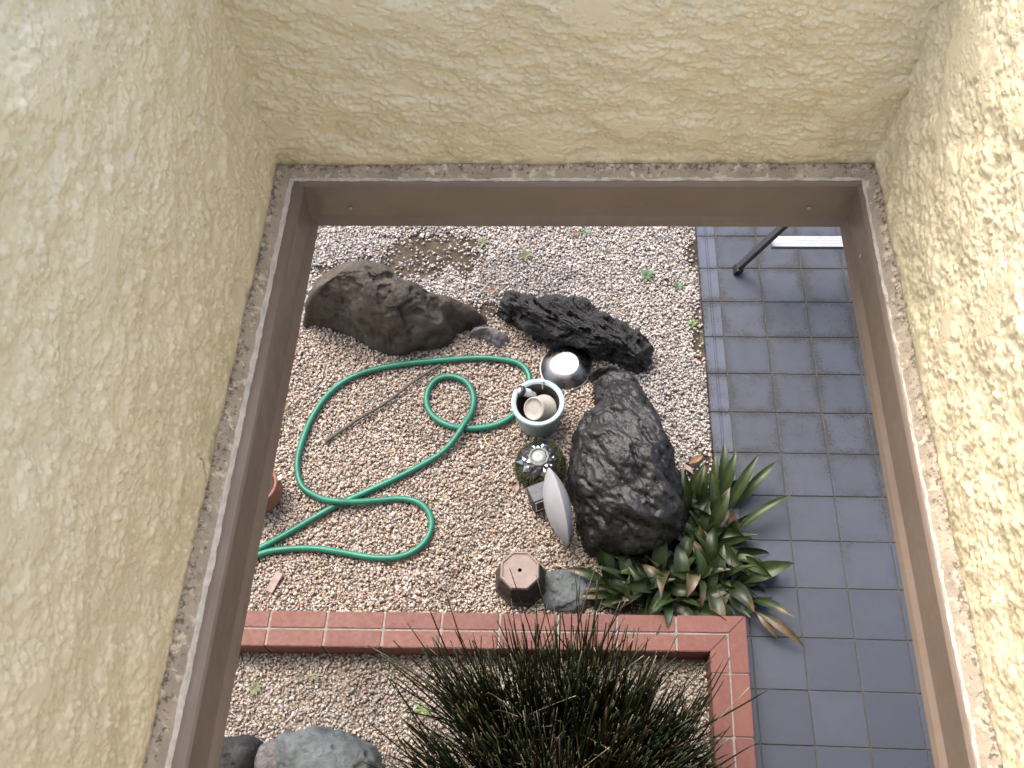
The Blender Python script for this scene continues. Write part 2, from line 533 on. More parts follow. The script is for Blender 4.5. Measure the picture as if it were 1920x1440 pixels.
# ------------------------------------------------------------------ the setting: slate paving
TX0, TY0, T = 0.7295, 3.0283, 0.2
PAVE_L = 0.6385
paving = empty('paving', (TX0, TY0, 0), 'blue grey square slate paving along the gravel bed', 'paving', kind='structure')
o = bm_obj('grout_bed', box_bm(PAVE_L + 0.004 - TX0, 1.75, -3.6, 1.25, -0.10, -0.0042), M['grout'], paving)
JG = 0.0045
bm = box_bm(-T / 2 + JG / 2, T / 2 - JG / 2, -T / 2 + JG / 2, T / 2 - JG / 2, -0.02, 0, 0.0022, 2)
tile_me = bpy.data.meshes.new('paver'); bm.to_mesh(tile_me); bm.free(); tile_me.materials.append(M['tile'])
def edge_tile_mesh():
    # nosing tile with two long grooves
    x0, x1 = PAVE_L - TX0, -JG / 2
    prof = [(x0, -0.045), (x0, -0.004), (x0 + 0.003, 0)]
    for gxx in (x0 + 0.040, x0 + 0.050):
        prof += [(gxx - 0.0022, 0), (gxx - 0.0008, -0.0022), (gxx + 0.0008, -0.0022), (gxx + 0.0022, 0)]
    prof += [(x1 - 0.002, 0), (x1, -0.002), (x1, -0.02)]
    y0, y1 = -T / 2 + JG / 2, T / 2 - JG / 2
    n = len(prof)
    vs = [(x, y0, z) for x, z in prof] + [(x, y1, z) for x, z in prof]
    fs = [(i, i + 1, n + i + 1, n + i) for i in range(n - 1)] + [(n - 1, 0, n, 2 * n - 1)]
    fs += [tuple(range(n)), tuple(range(2 * n - 1, n - 1, -1))]
    me = bpy.data.meshes.new('edge_paver'); me.from_pydata(vs, [], fs); me.update(); me.materials.append(M['edge_tile'])
    bm = bmesh.new(); bm.from_mesh(me); bmesh.ops.recalc_face_normals(bm, faces=bm.faces[:]); bm.to_mesh(me); bm.free()
    return me
edge_me = edge_tile_mesh()
for r in range(-5, 17):
    yc = -(r + 0.5) * T
    for c in range(0, 8):
        t = bpy.data.objects.new('paver', tile_me)
        t.location = ((c + 0.5) * T + random.uniform(-.0006, .0006), yc + random.uniform(-.0006, .0006), random.uniform(-.0012, .0004))
        t.rotation_euler = (random.uniform(-.003, .003), random.uniform(-.003, .003), random.uniform(-.003, .003))
        link(t, paving)
    t = bpy.data.objects.new('edge_paver', edge_me)
    t.location = (0, yc, random.uniform(-.001, .0005))
    link(t, paving)

# ------------------------------------------------------------------ the house: stucco opening with flashing
house = empty('house', (0, -0.2, 0), 'cream stucco house wall with framed balcony opening seen from above', 'house')
HOFF = Vector((0, 0.2, 0))
XL, XR, YB = -0.322, 0.3245, 0.723
ZB, ZT = 2.9275, 3.385
YN = -0.2
def stucco_h(u, v, seed, ax, shear):
    """knock-down stucco: flat pressed islands over a small flaky ground; metres in, metres out"""
    w = u + shear * v
    wx = w + 0.004 * (fbm(u * 60, v * 60, seed + 40, 2) - 0.5); vy = v + 0.004 * (fbm(u * 60, v * 60, seed + 50, 2) - 0.5)
    a = fbm(wx * 82 * ax[0], vy * 82 * ax[1], seed, 4, 0.62)
    d, cid = worley(wx * 200 * ax[0], vy * 200 * ax[1], seed + 3)
    flake = smooth(0.62, 0.40, d) * (0.15 + 0.85 * cid)
    d2, cid2 = worley(wx * 95 * ax[0] + 5, vy * 95 * ax[1], seed + 13)
    fl2 = smooth(0.55, 0.42, d2) * np.maximum(cid2 - 0.45, 0) * 1.8
    low = fbm(wx * 21 * ax[0], vy * 21 * ax[1], seed + 20, 3, 0.55)
    h = 0.55 * a + 0.22 * flake + 0.22 * fl2 + 1.9 * (low - 0.5)
    cap = 0.80 + 0.10 * (fbm(u * 9, v * 9, seed + 33, 2) - 0.5)
    k = 0.025
    h = np.where(h > cap - k, cap - k + k * np.tanh((h - cap + k) / k), h)
    h = np.maximum(h, -0.2)
    st = 0.15
    q = h / st + 0.5 * fbm(u * 30, v * 30, seed + 71, 2)
    b = np.floor(q); fr = q - b
    ht = (b + smooth(0.34, 0.66, fr)) * st
    return (0.25 * h + 0.75 * ht) * 0.0082

def wall_panel(name, U, V, place, seed, ax, shear, parent, outer_d, crack=None):
    nu, nv = len(U), len(V)
    uu, vv = np.meshgrid(U, V)
    h = stucco_h(uu, vv, seed, ax, shear) - 0.0060
    h = h + 0.004 * (fbm(uu * 6, vv * 6, seed + 60, 2) - 0.5)
    # ragged rounded lower edge
    h = -0.0025 + (h + 0.0025) * (0.25 + 0.75 * smooth(0.002, 0.020, vv - V[0]))
    h = h - 0.003 * smooth(0.006, 0.0, vv - V[0])
    cr = np.zeros_like(uu)
    if crack is not None:
        for (u0, v0), (u1, v1) in zip(crack[:-1], crack[1:]):
            t = np.clip(((uu - u0) * (u1 - u0) + (vv - v0) * (v1 - v0)) / ((u1 - u0) ** 2 + (v1 - v0) ** 2), 0, 1)
            dd = np.hypot(uu - u0 - t * (u1 - u0), vv - v0 - t * (v1 - v0))
            cr = np.maximum(cr, smooth(0.0022, 0.0006, dd))
        h = h - 0.003 * cr
    P = place(uu, vv, h).reshape(-1, 3)
    f = [(j * nu + i, j * nu + i + 1, (j + 1) * nu + i + 1, (j + 1) * nu + i) for j in range(nv - 1) for i in range(nu - 1)]
    # closed body behind the face
    base = len(P)
    c = [place(np.array([[a]]), np.array([[b]]), np.array([[-outer_d]])).reshape(3) for a, b in ((U[0], V[0]), (U[-1], V[0]), (U[-1], V[-1]), (U[0], V[-1]))]
    P = np.vstack([P, np.array(c)])
    b0, b1, b2, b3 = base, base + 1, base + 2, base + 3
    bot = list(range(nu)); top = list(range((nv - 1) * nu, nv * nu)); lef = [j * nu for j in range(nv)]; rig = [j * nu + nu - 1 for j in range(nv)]
    f += [tuple([b0, b1] + bot[::-1]), tuple([b2, b3] + top), tuple([b3, b0] + lef), tuple([b1, b2] + rig[::-1]), (b0, b3, b2, b1)]
    me = bpy.data.meshes.new(name)
    me.from_pydata(P - np.array(HOFF) * 0 + np.array([0, 0.2, 0]), [], f)
    me.update()
    me.materials.append(M['stucco'])
    me.shade_smooth()
    if crack is not None:
        at = me.attributes.new('crack', 'FLOAT', 'POINT')
        at.data.foreach_set('value', np.r_[cr.ravel(), np.zeros(4)].astype(np.float32))
    o = link(bpy.data.objects.new(name, me), parent)
    return o

# front wall faces the house (-Y); the side walls face each other
wall_panel('stucco_wall', np.arange(XL - 0.02, XR + 0.02, 0.0013), np.r_[np.arange(ZB, 3.17, 0.0013), np.arange(3.17, ZT, 0.008)],
           lambda u, v, h: np.stack([u + 0 * h, YB - h, v + 0 * h], -1), 101, (0.72, 1.2), 0.35, house, 0.16)
CRK = [(-0.3325, 2.933), (-0.3312, 2.939), (-0.3345, 2.945), (-0.3395, 2.950), (-0.3430, 2.957), (-0.3520, 2.967)]
wall_panel('stucco_wall', np.r_[np.arange(-(YB + 0.16), -(YB + 0.012), 0.012), np.arange(-(YB + 0.012), -0.04, 0.0014), np.arange(-0.04, -YN, 0.01)], np.arange(ZB, ZT, 0.0014),
           lambda u, v, h: np.stack([XL + h, -u + 0 * h, v + 0 * h], -1), 211, (1.0, 0.95), 0.25, house, 0.16, CRK)
wall_panel('stucco_wall', np.r_[np.arange(YN, 0.07, 0.01), np.arange(0.07, YB + 0.012, 0.0014), np.arange(YB + 0.012, YB + 0.16, 0.012)], np.r_[np.arange(ZB, 3.27, 0.0014), np.arange(3.27, ZT, 0.008)],
           lambda u, v, h: np.stack([XR - h, u + 0 * h, v + 0 * h], -1), 307, (1.0, 0.95), -0.2, house, 0.16)
# the house wall the opening is built on, behind and below the camera
bm_obj('outer_wall', box_bm(-3.5, 3.5, -0.25, -0.002, -0.10, 3.30), M['outer'], house)
bm_obj('balcony_shade_slab', box_bm(-3.5, XL - 0.165, 0.0, 1.08, 2.935, 3.12, 0.01), M['outer'], house)  # unseen slab, added to shade the ground nearest the house
bm_obj('balcony_shade_slab', box_bm(XR + 0.165, 3.5, 0.0, 1.75, 2.935, 3.12, 0.01), M['outer'], house)  # unseen too, reaches farther out to darken the lower right paving

# swept strips round the three sides: profile is (distance inward from the wall plane, z)
def strip(name, side, prof, mat, n=1, jitter=None, ends=(0, 0)):
    """side: 'L','B','R'; jitter(s, k) returns (dd, dz)"""
    if side == 'B':
        s = np.linspace(XL + ends[0], XR - ends[1], n + 1); f = lambda s_, d, z: (s_, YB - d, z)
    elif side == 'L':
        s = np.linspace(YN + ends[0], YB - ends[1], n + 1); f = lambda s_, d, z: (XL + d, s_, z)
    else:
        s = np.linspace(YN + ends[0], YB - ends[1], n + 1); f = lambda s_, d, z: (XR - d, s_, z)
    vs = []; m = len(prof)
    for si in s:
        for k, (d, z) in enumerate(prof):
            dd, dz = jitter(si, k) if jitter else (0, 0)
            x, y, zz = f(si, d + dd, z + dz)
            vs.append((x, y + 0.2, zz))
    fs = []
    for i in range(len(s) - 1):
        for k in range(m):
            l = (k + 1) % m
            fs.append((i * m + k, i * m + l, (i + 1) * m + l, (i + 1) * m + k))
    fs.append(tuple(range(m))); fs.append(tuple(range((len(s) - 1) * m, len(s) * m))[::-1])
    me = bpy.data.meshes.new(name); me.from_pydata(vs, [], fs); me.update()
    bm = bmesh.new(); bm.from_mesh(me); bmesh.ops.recalc_face_normals(bm, faces=bm.faces[:]); bm.to_mesh(me); bm.free()
    return mesh_obj(name, me, mat, house)

ZL = 2.8456            # lower lip of the flashing
FL = {'L': (0.0085, 0.0245, 0.0262), 'B': (0.0050, 0.0115, 0.0125), 'R': (0.0060, 0.0120, 0.0145)}
def jit(seed, a, b):
    def j(s, k):
        v = mnoise.noise(Vector((s * 70, k * 1.7, seed))) + 0.6 * mnoise.noise(Vector((s * 210, k * 2.3, seed + 9)))
        w = mnoise.noise(Vector((s * 60, k * 1.9, seed + 30))) + 0.6 * mnoise.noise(Vector((s * 190, k, seed + 39)))
        return (v * a, w * b)
    return j
flash = {}
for si, side in enumerate('LBR'):
    c0, c1, c2 = FL[side]
    g = 0.0012
    outer = [(c0, 2.9165), (c0 + (c1 - c0) * 0.5, 2.9158), (c1 - 0.0018, 2.9146), (c1, 2.9118), (c1 - 0.0035, 2.8590), (c2 - 0.002, 2.8530), (c2, ZL)]
    inner = [(d - g - (0.002 if k == 0 else 0), z - (0.0010 if k < 3 else 0)) for k, (d, z) in enumerate(outer)]
    prof = outer + inner[::-1]
    e = (FL['L'][1], FL['R'][1]) if side == 'B' else (0, FL['B'][1] + 0.0005)
    if side == 'B': e = (0.012, 0.004)
    fo = strip('flashing', side, prof, M['flashing'], 24, jit(50 + si, 0.0002, 0.00015), e)
    flash[side] = fo
    tag(fo, {'L': 'left brown metal flashing strip', 'B': 'far brown metal flashing strip', 'R': 'right brown metal flashing strip'}[side])
    # crumbling caulk between stucco and metal
    cp = [(-0.030, 2.9310), (-0.0035, 2.9312), (0.0004, 2.9285), (c0 * 0.55, 2.9250), (c0 + 0.0008, 2.9200), (c0 + 0.0012, 2.9182), (c0 - 0.004, 2.912), (-0.030, 2.912)]
    strip('caulk_bead', side, cp, M['caulk'], 260, jit(60 + si, 0.0008, 0.0008), (-0.03, -0.03) if side == 'B' else (0, -0.03))
    # ragged pale sealant line on the edge of the metal
    w = {'L': 0.0048, 'B': 0.0022, 'R': 0.0026}[side]
    sp = [(c0 - 0.001, 2.9205), (c0 + w * 0.5, 2.9195), (c0 + w, 2.9170), (c0 + w * 0.8, 2.9140), (c0 - 0.002, 2.9140)]
    strip('sealant_line', side, sp, M['sealant'], 220, jit(80 + si, 0.0012, 0.0007), (0.006, 0.006) if side == 'B' else (0, 0.007))
def screw(parent, loc, nrm):
    vs, fs = lathe([(0.0027, 0), (0.0027, 0.0006), (0.0018, 0.0012), (0.0005, 0.0013)], 12, close_top=True)
    q = Vector(nrm).to_track_quat('Z', 'Y')
    vs = [q @ Vector(v) + Vector(loc) + HOFF for v in vs]
    pyobj('screw', vs, fs, M['screw'], parent, True)
screw(flash['B'], (-0.2525, YB - FL['B'][1] + 0.0014, 2.874), (0, -1, 0))
screw(flash['B'], (0.2690, YB - FL['B'][1] + 0.0014, 2.875), (0, -1, 0))
screw(flash['R'], (XR - FL['R'][1] + 0.0010, 0.640, 2.882), (-1, 0, 0))

# ------------------------------------------------------------------ brick kerb
KZ = 0.09
kerb = empty('brick_kerb', (0, 0, 0), 'low red brick kerb with two rows of bricks turning a corner beside the paving', 'kerb')
KY0, KY1 = 1.0718, 0.9330        # outer and inner edges of the long run (y)
KX1, KX0 = 0.6990, 0.5560        # outer and inner edges of the return (x)
BW, JT = 0.2270, 0.008
KM = (KY0 + KY1) / 2; KXM = (KX0 + KX1) / 2
XJ = (-0.2496, 1.0045, 0.09)[0]      # one known joint
def brick_poly(poly, z0, z1, parent, bev=0.003):
    bm = bmesh.new()
    v = [bm.verts.new((x, y, z1)) for x, y in poly]
    f = bm.faces.new(v)
    r = bmesh.ops.extrude_face_region(bm, geom=[f])
    for q in r['geom']:
        if isinstance(q, bmesh.types.BMVert): q.co.z = z0
    bmesh.ops.recalc_face_normals(bm, faces=bm.faces[:])
    bmesh.ops.bevel(bm, geom=bm.edges[:], offset=bev, segments=2, affect='EDGES')
    dz = random.uniform(-.0008, .0008)
    cx_ = sum(p[0] for p in poly) / len(poly); cy_ = sum(p[1] for p in poly) / len(poly); ra = random.gauss(0, .0035); tx_ = random.gauss(0, .004); ty_ = random.gauss(0, .006)
    for q in bm.verts:
        dx_, dy_ = q.co.x - cx_, q.co.y - cy_
        q.co.x -= ra * dy_; q.co.y += ra * dx_; q.co.z += dz + tx_ * dx_ + ty_ * dy_
    return bm_obj('brick', bm, M['brick'], parent)
hj = JT / 2
edges = [XJ + k * BW for k in range(-7, 4)]
edges = [e for e in edges if e < 0.60]
for k in range(len(edges)):
    x0 = edges[k] + hj
    last = k == len(edges) - 1
    x1 = edges[k + 1] - hj if not last else None
    # outer (far) row
    if last: poly = [(x0, KY0), (KX1 - 0.001, KY0), (KXM + hj * .6, KM + hj * .6), (x0, KM + hj * .6)]
    else: poly = [(x0, KY0), (x1, KY0), (x1, KM + hj * .6), (x0, KM + hj * .6)]
    brick_poly(poly, -0.04, KZ, kerb)
    if last: poly = [(x0, KM - hj), (KXM - hj, KM - hj), (KX0 - .0005, KY1), (x0, KY1)]
    else: poly = [(x0, KM - hj), (x1, KM - hj), (x1, KY1), (x0, KY1)]
    brick_poly(poly, -0.04, KZ, kerb)
YJ = (0.6833, 0.8516, 0.09)[1]
ys = [KY0, YJ] + [YJ - k * BW for k in range(1, 6)]
for k in range(len(ys) - 1):
    y0 = ys[k] - (hj * .4 if k else 0); y1 = ys[k + 1] + hj * .4
    if y1 < 0.02: break
    if k == 0: poly = [(KX1, KY0 - 0.001), (KX1, y1), (KXM + hj * .6, y1), (KXM + hj * .6, KM + hj * .6 - .001)]
    else: poly = [(KX1, y0), (KX1, y1), (KXM + hj * .6, y1), (KXM + hj * .6, y0)]
    brick_poly(poly, -0.04, KZ, kerb)
    y0i = y0 if k else KM - hj
    if k == 0: poly = [(KXM - hj, KM - hj - .0005), (KXM - hj, y1), (KX0, y1), (KX0, KY1 - .001)]
    else: poly = [(KXM - hj, y0), (KXM - hj, y1), (KX0, y1), (KX0, y0)]
    brick_poly(poly, -0.04, KZ, kerb)
# mortar core, a little lower than the bricks
bm = bmesh.new()
pl = [(edges[0] + 0.02, KY0 - 0.004), (KX1 - 0.004, KY0 - 0.004), (KX1 - 0.004, 0.03), (KX0 + 0.004, 0.03), (KX0 + 0.004, KY1 + 0.004), (edges[0] + 0.02, KY1 + 0.004)]
f = bm.faces.new([bm.verts.new((x, y, KZ - 0.0042)) for x, y in pl])
r = bmesh.ops.extrude_face_region(bm, geom=[f])
for q in r['geom']:
    if isinstance(q, bmesh.types.BMVert): q.co.z = -0.05
bmesh.ops.recalc_face_normals(bm, faces=bm.faces[:])
bm_obj('mortar', bm, M['mortar'], kerb)
for c in kerb.children:          # the kerb is not laid quite square
    for v in c.data.vertices:
        x, y, z = v.co
        v.co = (x + 0.015 * (y - 1.08), y + 0.0148 * x, z)

# ------------------------------------------------------------------ rocks
def rock(name, outline, height, hfun, mat, label, seed, disp=0.03, freq=5.0, ridged=0.0, streak=None, nring=46, nang=170, power=2.4, sink=0.05, group=None, cracks=None, pit=0.5, hurst=0.75):
    O = spline([Vector((x, y, 0)) for x, y, *_ in outline], 12, True)
    # resample evenly
    L = [0]
    for i in range(len(O)): L.append(L[-1] + (O[(i + 1) % len(O)] - O[i]).length)
    pts = []
    for k in range(nang):
        s = L[-1] * k / nang
        i = 0
        while L[i + 1] < s: i += 1
        t = (s - L[i]) / max(1e-9, L[i + 1] - L[i])
        pts.append(O[i].lerp(O[(i + 1) % len(O)], t))
    c = sum(pts, Vector()) / nang
    vs = []
    prm = []
    for j in range(nring + 1):
        # j=0 centre .. nring rim then skirt
        t = j / nring
        for k in range(nang):
            d = pts[k] - c
            th = 1.5 * t
            rad = min(1.0, math.sin(min(th, math.pi / 2)) / math.sin(1.5)) if False else t
            q = c + d * (1 - (1 - rad) ** 1.35)
            s = 1 - (1 - rad) ** 1.35
            zp = max(0.0, 1 - s ** power) ** (1 / 1.9)
            z = -sink + (height * hfun(q.x, q.y) + sink) * zp
            vs.append(Vector((q.x, q.y, z)))
    fs = []
    for j in range(nring):
        for k in range(nang):
            l = (k + 1) % nang
            fs.append((j * nang + k, (j + 1) * nang + k, (j + 1) * nang + l, j * nang + l))
    me = bpy.data.meshes.new(name)
    me.from_pydata([v - Vector((c.x, c.y, 0)) for v in vs], [], fs)
    me.update()
    bm = bmesh.new(); bm.from_mesh(me)
    bmesh.ops.remove_doubles(bm, verts=bm.verts[:], dist=1e-5)
    rim = [e for e in bm.edges if e.is_boundary]
    if rim: bmesh.ops.contextual_create(bm, geom=rim)
    bmesh.ops.recalc_face_normals(bm, faces=bm.faces[:])
    bm.normal_update()
    moves = []
    for v in bm.verts:
        p = v.co + Vector((c.x, c.y, 0))
        q = p.copy()
        if streak:
            ca, sa = math.cos(streak[0]), math.sin(streak[0])
            q = Vector(((p.x * ca + p.y * sa) * streak[1], (-p.x * sa + p.y * ca) * streak[2], p.z * streak[3]))
        q = q * freq + Vector((seed * 3.1, seed * 1.7, seed))
        a = mnoise.fractal(q, hurst, 2.0, 6)
        b = mnoise.ridged_multi_fractal(q * 1.3, 1.0, 2.1, 5, 1.0, 2.0) - 1.0 if ridged else 0
        big = mnoise.noise(p * 4.2 + Vector((seed, 0, 0)))
        lo = min(1, max(0.0, (p.z + sink) / 0.05))
        # blocky facets
        cell = mnoise.voronoi(q * 0.9)[0]
        fct = (cell[1] - cell[0])
        d = disp * (0.75 * a + 0.55 * big - ridged * b * 0.55 + 0.35 * min(fct, 0.4) - 0.1)
        pn = mnoise.noise(q * 2.9 + Vector((7, 3, 1))) + 0.5 * mnoise.noise(q * 6.3)
        if pn > 0.22: d -= disp * pit * min(1.0, (pn - 0.22) / 0.16)
        if cracks:
            for (x0, y0, x1, y1, wd, dp) in cracks:
                t = max(0, min(1, ((p.x - x0) * (x1 - x0) + (p.y - y0) * (y1 - y0)) / ((x1 - x0) ** 2 + (y1 - y0) ** 2)))
                dd = math.hypot(p.x - x0 - t * (x1 - x0), p.y - y0 - t * (y1 - y0)) + 0.006 * a
                if dd < wd: d -= dp * (1 - (dd / wd) ** 2)
        moves.append(v.normal * d * (0.35 + 0.65 * lo))
    for v, m in zip(bm.verts, moves): v.co += m
    bm.to_mesh(me); bm.free()
    me.materials.append(mat); me.shade_smooth()
    o = link(bpy.data.objects.new(name, me))
    o.location = (c.x, c.y, 0)
    return tag(o, label, 'rock', group)

def bumps(*gs, base=0.25):
    def f(x, y):
        s = base
        for (gx_, gy_, r, a) in gs: s = max(s, base + a * math.exp(-((x - gx_) ** 2 + (y - gy_) ** 2) / (r * r)))
        return s
    return f
ROCKXY = []
def add_rock(*a, **k):
    o = rock(*a, **k); ROCKXY.append([(x, y) for x, y, *_ in a[1]]); return o

oL = [(-1.2723, 2.484, 0.03), (-1.2535, 2.5718, 0.1), (-1.1625, 2.6267, 0.15), (-1.0442, 2.662, 0.2), (-0.9193, 2.6816, 0.2), (-0.8228, 2.6534, 0.18), (-0.7593, 2.588, 0.1), (-0.658, 2.5397, 0.06), (-0.5195, 2.5394, 0.04), (-0.4034, 2.5242, 0.01), (-0.412, 2.4817, 0.0), (-0.5108, 2.4321, 0.0), (-0.5476, 2.3775, 0.0), (-0.6613, 2.3434, 0.0), (-0.7977, 2.3151, 0.0), (-0.9157, 2.3495, 0.0), (-1.0792, 2.4262, 0.0), (-1.2155, 2.474, 0.0)]
pL = (-0.947, 2.4903, 0.2); pL2 = (-0.7229, 2.3684, 0.12)
add_rock('garden_boulder', oL, 0.34, bumps((pL[0], pL[1], 0.30, 0.70), (pL2[0], pL2[1], 0.18, 0.35), base=0.48), M['rock_brown'],
         'smooth brown boulder tapering to a low tail, beside the green hose', 3, disp=0.034, freq=4.8, hurst=1.0, power=4.0, nring=70, nang=260, pit=0.3,
         cracks=[(*(-0.7868, 2.4306, 0.15)[:2], *(-0.7256, 2.3448, 0.12)[:2], 0.012, 0.016), (*(-0.7656, 2.3782, 0.14)[:2], *(-0.6785, 2.4539, 0.1)[:2], 0.010, 0.014), (*(-0.8162, 2.3246, 0.05)[:2], *(-0.7419, 2.3485, 0.06)[:2], 0.008, 0.008), (*(-0.8466, 2.4681, 0.16)[:2], *(-0.7967, 2.5272, 0.15)[:2], 0.02, 0.016)])
oR = [(-0.3278, 2.6076, 0.06), (-0.3029, 2.61, 0.1), (-0.2251, 2.5888, 0.13), (-0.1118, 2.559, 0.13), (0.0002, 2.5477, 0.13), (0.0991, 2.5121, 0.13), (0.2092, 2.4365, 0.12), (0.343, 2.3865, 0.1), (0.3964, 2.3381, 0.05), (0.3879, 2.2537, 0.0), (0.3453, 2.216, 0.0), (0.237, 2.2691, 0.0), (0.0898, 2.3138, 0.0), (-0.0594, 2.3591, 0.0), (-0.1863, 2.4233, 0.0), (-0.2771, 2.483, 0.0), (-0.3539, 2.5438, 0.0)]
add_rock('garden_boulder', oR, 0.20, lambda x, y: 0.9, M['rock_ridge'],
         'long black rock with deep slanting ridges behind the steel bowl', 8, disp=0.036, freq=8.0, ridged=0.8, streak=(R_(-36), 0.6, 1.9, 1.2), nring=90, nang=320, power=5, pit=0.9)
oB = [(0.1397, 2.173, 0.1), (0.2048, 2.2051, 0.14), (0.2692, 2.1879, 0.16), (0.3472, 2.0937, 0.2), (0.4142, 1.9298, 0.24), (0.4499, 1.7503, 0.24), (0.4813, 1.6018, 0.2), (0.4998, 1.4929, 0.1), (0.4935, 1.4042, 0.0), (0.4057, 1.3423, 0.0), (0.2637, 1.3161, 0.0), (0.1113, 1.3376, 0.0), (0.0451, 1.4173, 0.0), (0.0263, 1.5278, 0.02), (-0.0066, 1.6574, 0.03), (0.0195, 1.7872, 0.05), (0.0462, 1.9071, 0.07), (0.1012, 1.9711, 0.1), (0.1156, 2.0789, 0.1)]
pB = (0.2519, 1.7015, 0.33); pB2 = (0.2919, 1.4929, 0.28)
add_rock('garden_boulder', oB, 0.36, bumps((pB[0], pB[1], 0.32, 0.42), (pB2[0], pB2[1], 0.3, 0.32), base=0.60), M['rock_black'],
         'largest boulder, black and pitted, in front of the aspidistra leaves', 21, disp=0.036, freq=5.5, ridged=0.45, streak=(R_(-48), 0.8, 1.7, 1.2), nring=100, nang=340, power=5, pit=0.3, hurst=1.0)
oS = [(0.0934, 2.1913, 0.05), (0.1119, 2.2241, 0.08), (0.1717, 2.2357, 0.09), (0.2434, 2.2252, 0.09), (0.2463, 2.2053, 0.03), (0.1869, 2.1771, 0.0), (0.1335, 2.182, 0.0)]
add_rock('garden_stone', oS, 0.11, lambda x, y: 0.8, M['rock_black'], 'small dark stone wedged between the bowl and the largest boulder', 31, disp=0.012, freq=8, nring=24, nang=80)
oT = [(-0.4722, 2.438, 0.01), (-0.4165, 2.4481, 0.05), (-0.3603, 2.4562, 0.07), (-0.3095, 2.4416, 0.07), (-0.2703, 2.4147, 0.03), (-0.2809, 2.3923, 0.0), (-0.3146, 2.3592, 0.0), (-0.3665, 2.3914, 0.0), (-0.414, 2.427, 0.0)]
add_rock('garden_stone', oT, 0.085, lambda x, y: 0.8, M['rock_grey'], 'small purplish grey wedge stone between brown boulder and ridged rock', 44, disp=0.012, freq=9, ridged=0.3, nring=24, nang=90, power=1.8)
oF = [(-0.0975, 1.2608, 0.01), (-0.0413, 1.2845, 0.03), (0.0453, 1.3025, 0.03), (0.1146, 1.2883, 0.03), (0.136, 1.2074, 0.02), (0.1063, 1.1253, 0.0), (0.0042, 1.101, 0.0), (-0.0729, 1.1206, 0.0), (-0.1002, 1.1858, 0.0)]
add_rock('garden_stone', oF, 0.05, lambda x, y: 0.8, M['rock_green'], 'flat blue green stone beside the upturned octagonal pot', 52, disp=0.012, freq=9, nring=26, nang=90, power=4)
oG = [(-1.075, 0.5983, 0.1), (-0.9654, 0.6321, 0.16), (-0.865, 0.6371, 0.17), (-0.7573, 0.6107, 0.15), (-0.6827, 0.5699, 0.1), (-0.6584, 0.498, 0.02), (-0.6893, 0.3904, 0.0), (-0.881, 0.3479, 0.0), (-1.0275, 0.3967, 0.0), (-1.1003, 0.5018, 0.02)]
add_rock('garden_stone', oG, 0.21, lambda x, y: 0.85, M['rock_green'], 'pale blue green stone at the foot of the horsetail clump', 60, disp=0.022, freq=6, nring=34, nang=120, power=2.6)
oH = [(-1.1385, 0.5621, 0.08), (-1.0731, 0.5871, 0.1), (-1.0131, 0.572, 0.09), (-0.9854, 0.5212, 0.04), (-1.0135, 0.4336, 0.0), (-1.0902, 0.4127, 0.0), (-1.1492, 0.4816, 0.02)]
add_rock('garden_stone', oH, 0.12, lambda x, y: 0.85, M['rock_salt'], 'speckled grey granite stone between dark stone and pale green stone', 66, disp=0.010, freq=9, nring=24, nang=80, power=3.5)
oK = [(-1.2875, 0.5705, 0.08), (-1.2283, 0.5899, 0.12), (-1.1585, 0.5921, 0.12), (-1.121, 0.5631, 0.1), (-1.1213, 0.4996, 0.03), (-1.1534, 0.4288, 0.0), (-1.25, 0.4072, 0.0), (-1.3091, 0.4791, 0.0)]
add_rock('garden_stone', oK, 0.15, lambda x, y: 0.85, M['rock_dark'], 'dark rough stone half hidden by the left flashing', 71, disp=0.010, freq=9, nring=24, nang=80, power=4)

# ------------------------------------------------------------------ gravel: tens of thousands of pebbles
def inside(poly, X, Y):
    r = np.zeros(X.shape, bool); n = len(poly)
    for i in range(n):
        x0, y0 = poly[i]; x1, y1 = poly[(i + 1) % n]
        c = ((y0 > Y) != (y1 > Y)) & (X < (x1 - x0) * (Y - y0) / (y1 - y0 + 1e-12) + x0)
        r ^= c
    return r
def blob(X, Y, p, rx, ry):
    return np.exp(-(((X - p[0]) / rx) ** 2 + ((Y - p[1]) / ry) ** 2))
ICV = np.array([(x, y, z) for x in (-1, 1) for y in (-1, 1) for z in (-1, 1)]) * 0.66      # crushed stone: a jittered eight-cornered lump
ICF = np.array([(0, 1, 3), (0, 3, 2), (4, 6, 7), (4, 7, 5), (0, 4, 5), (0, 5, 1), (2, 3, 7), (2, 7, 6), (0, 2, 6), (0, 6, 4), (1, 5, 7), (1, 7, 3)])
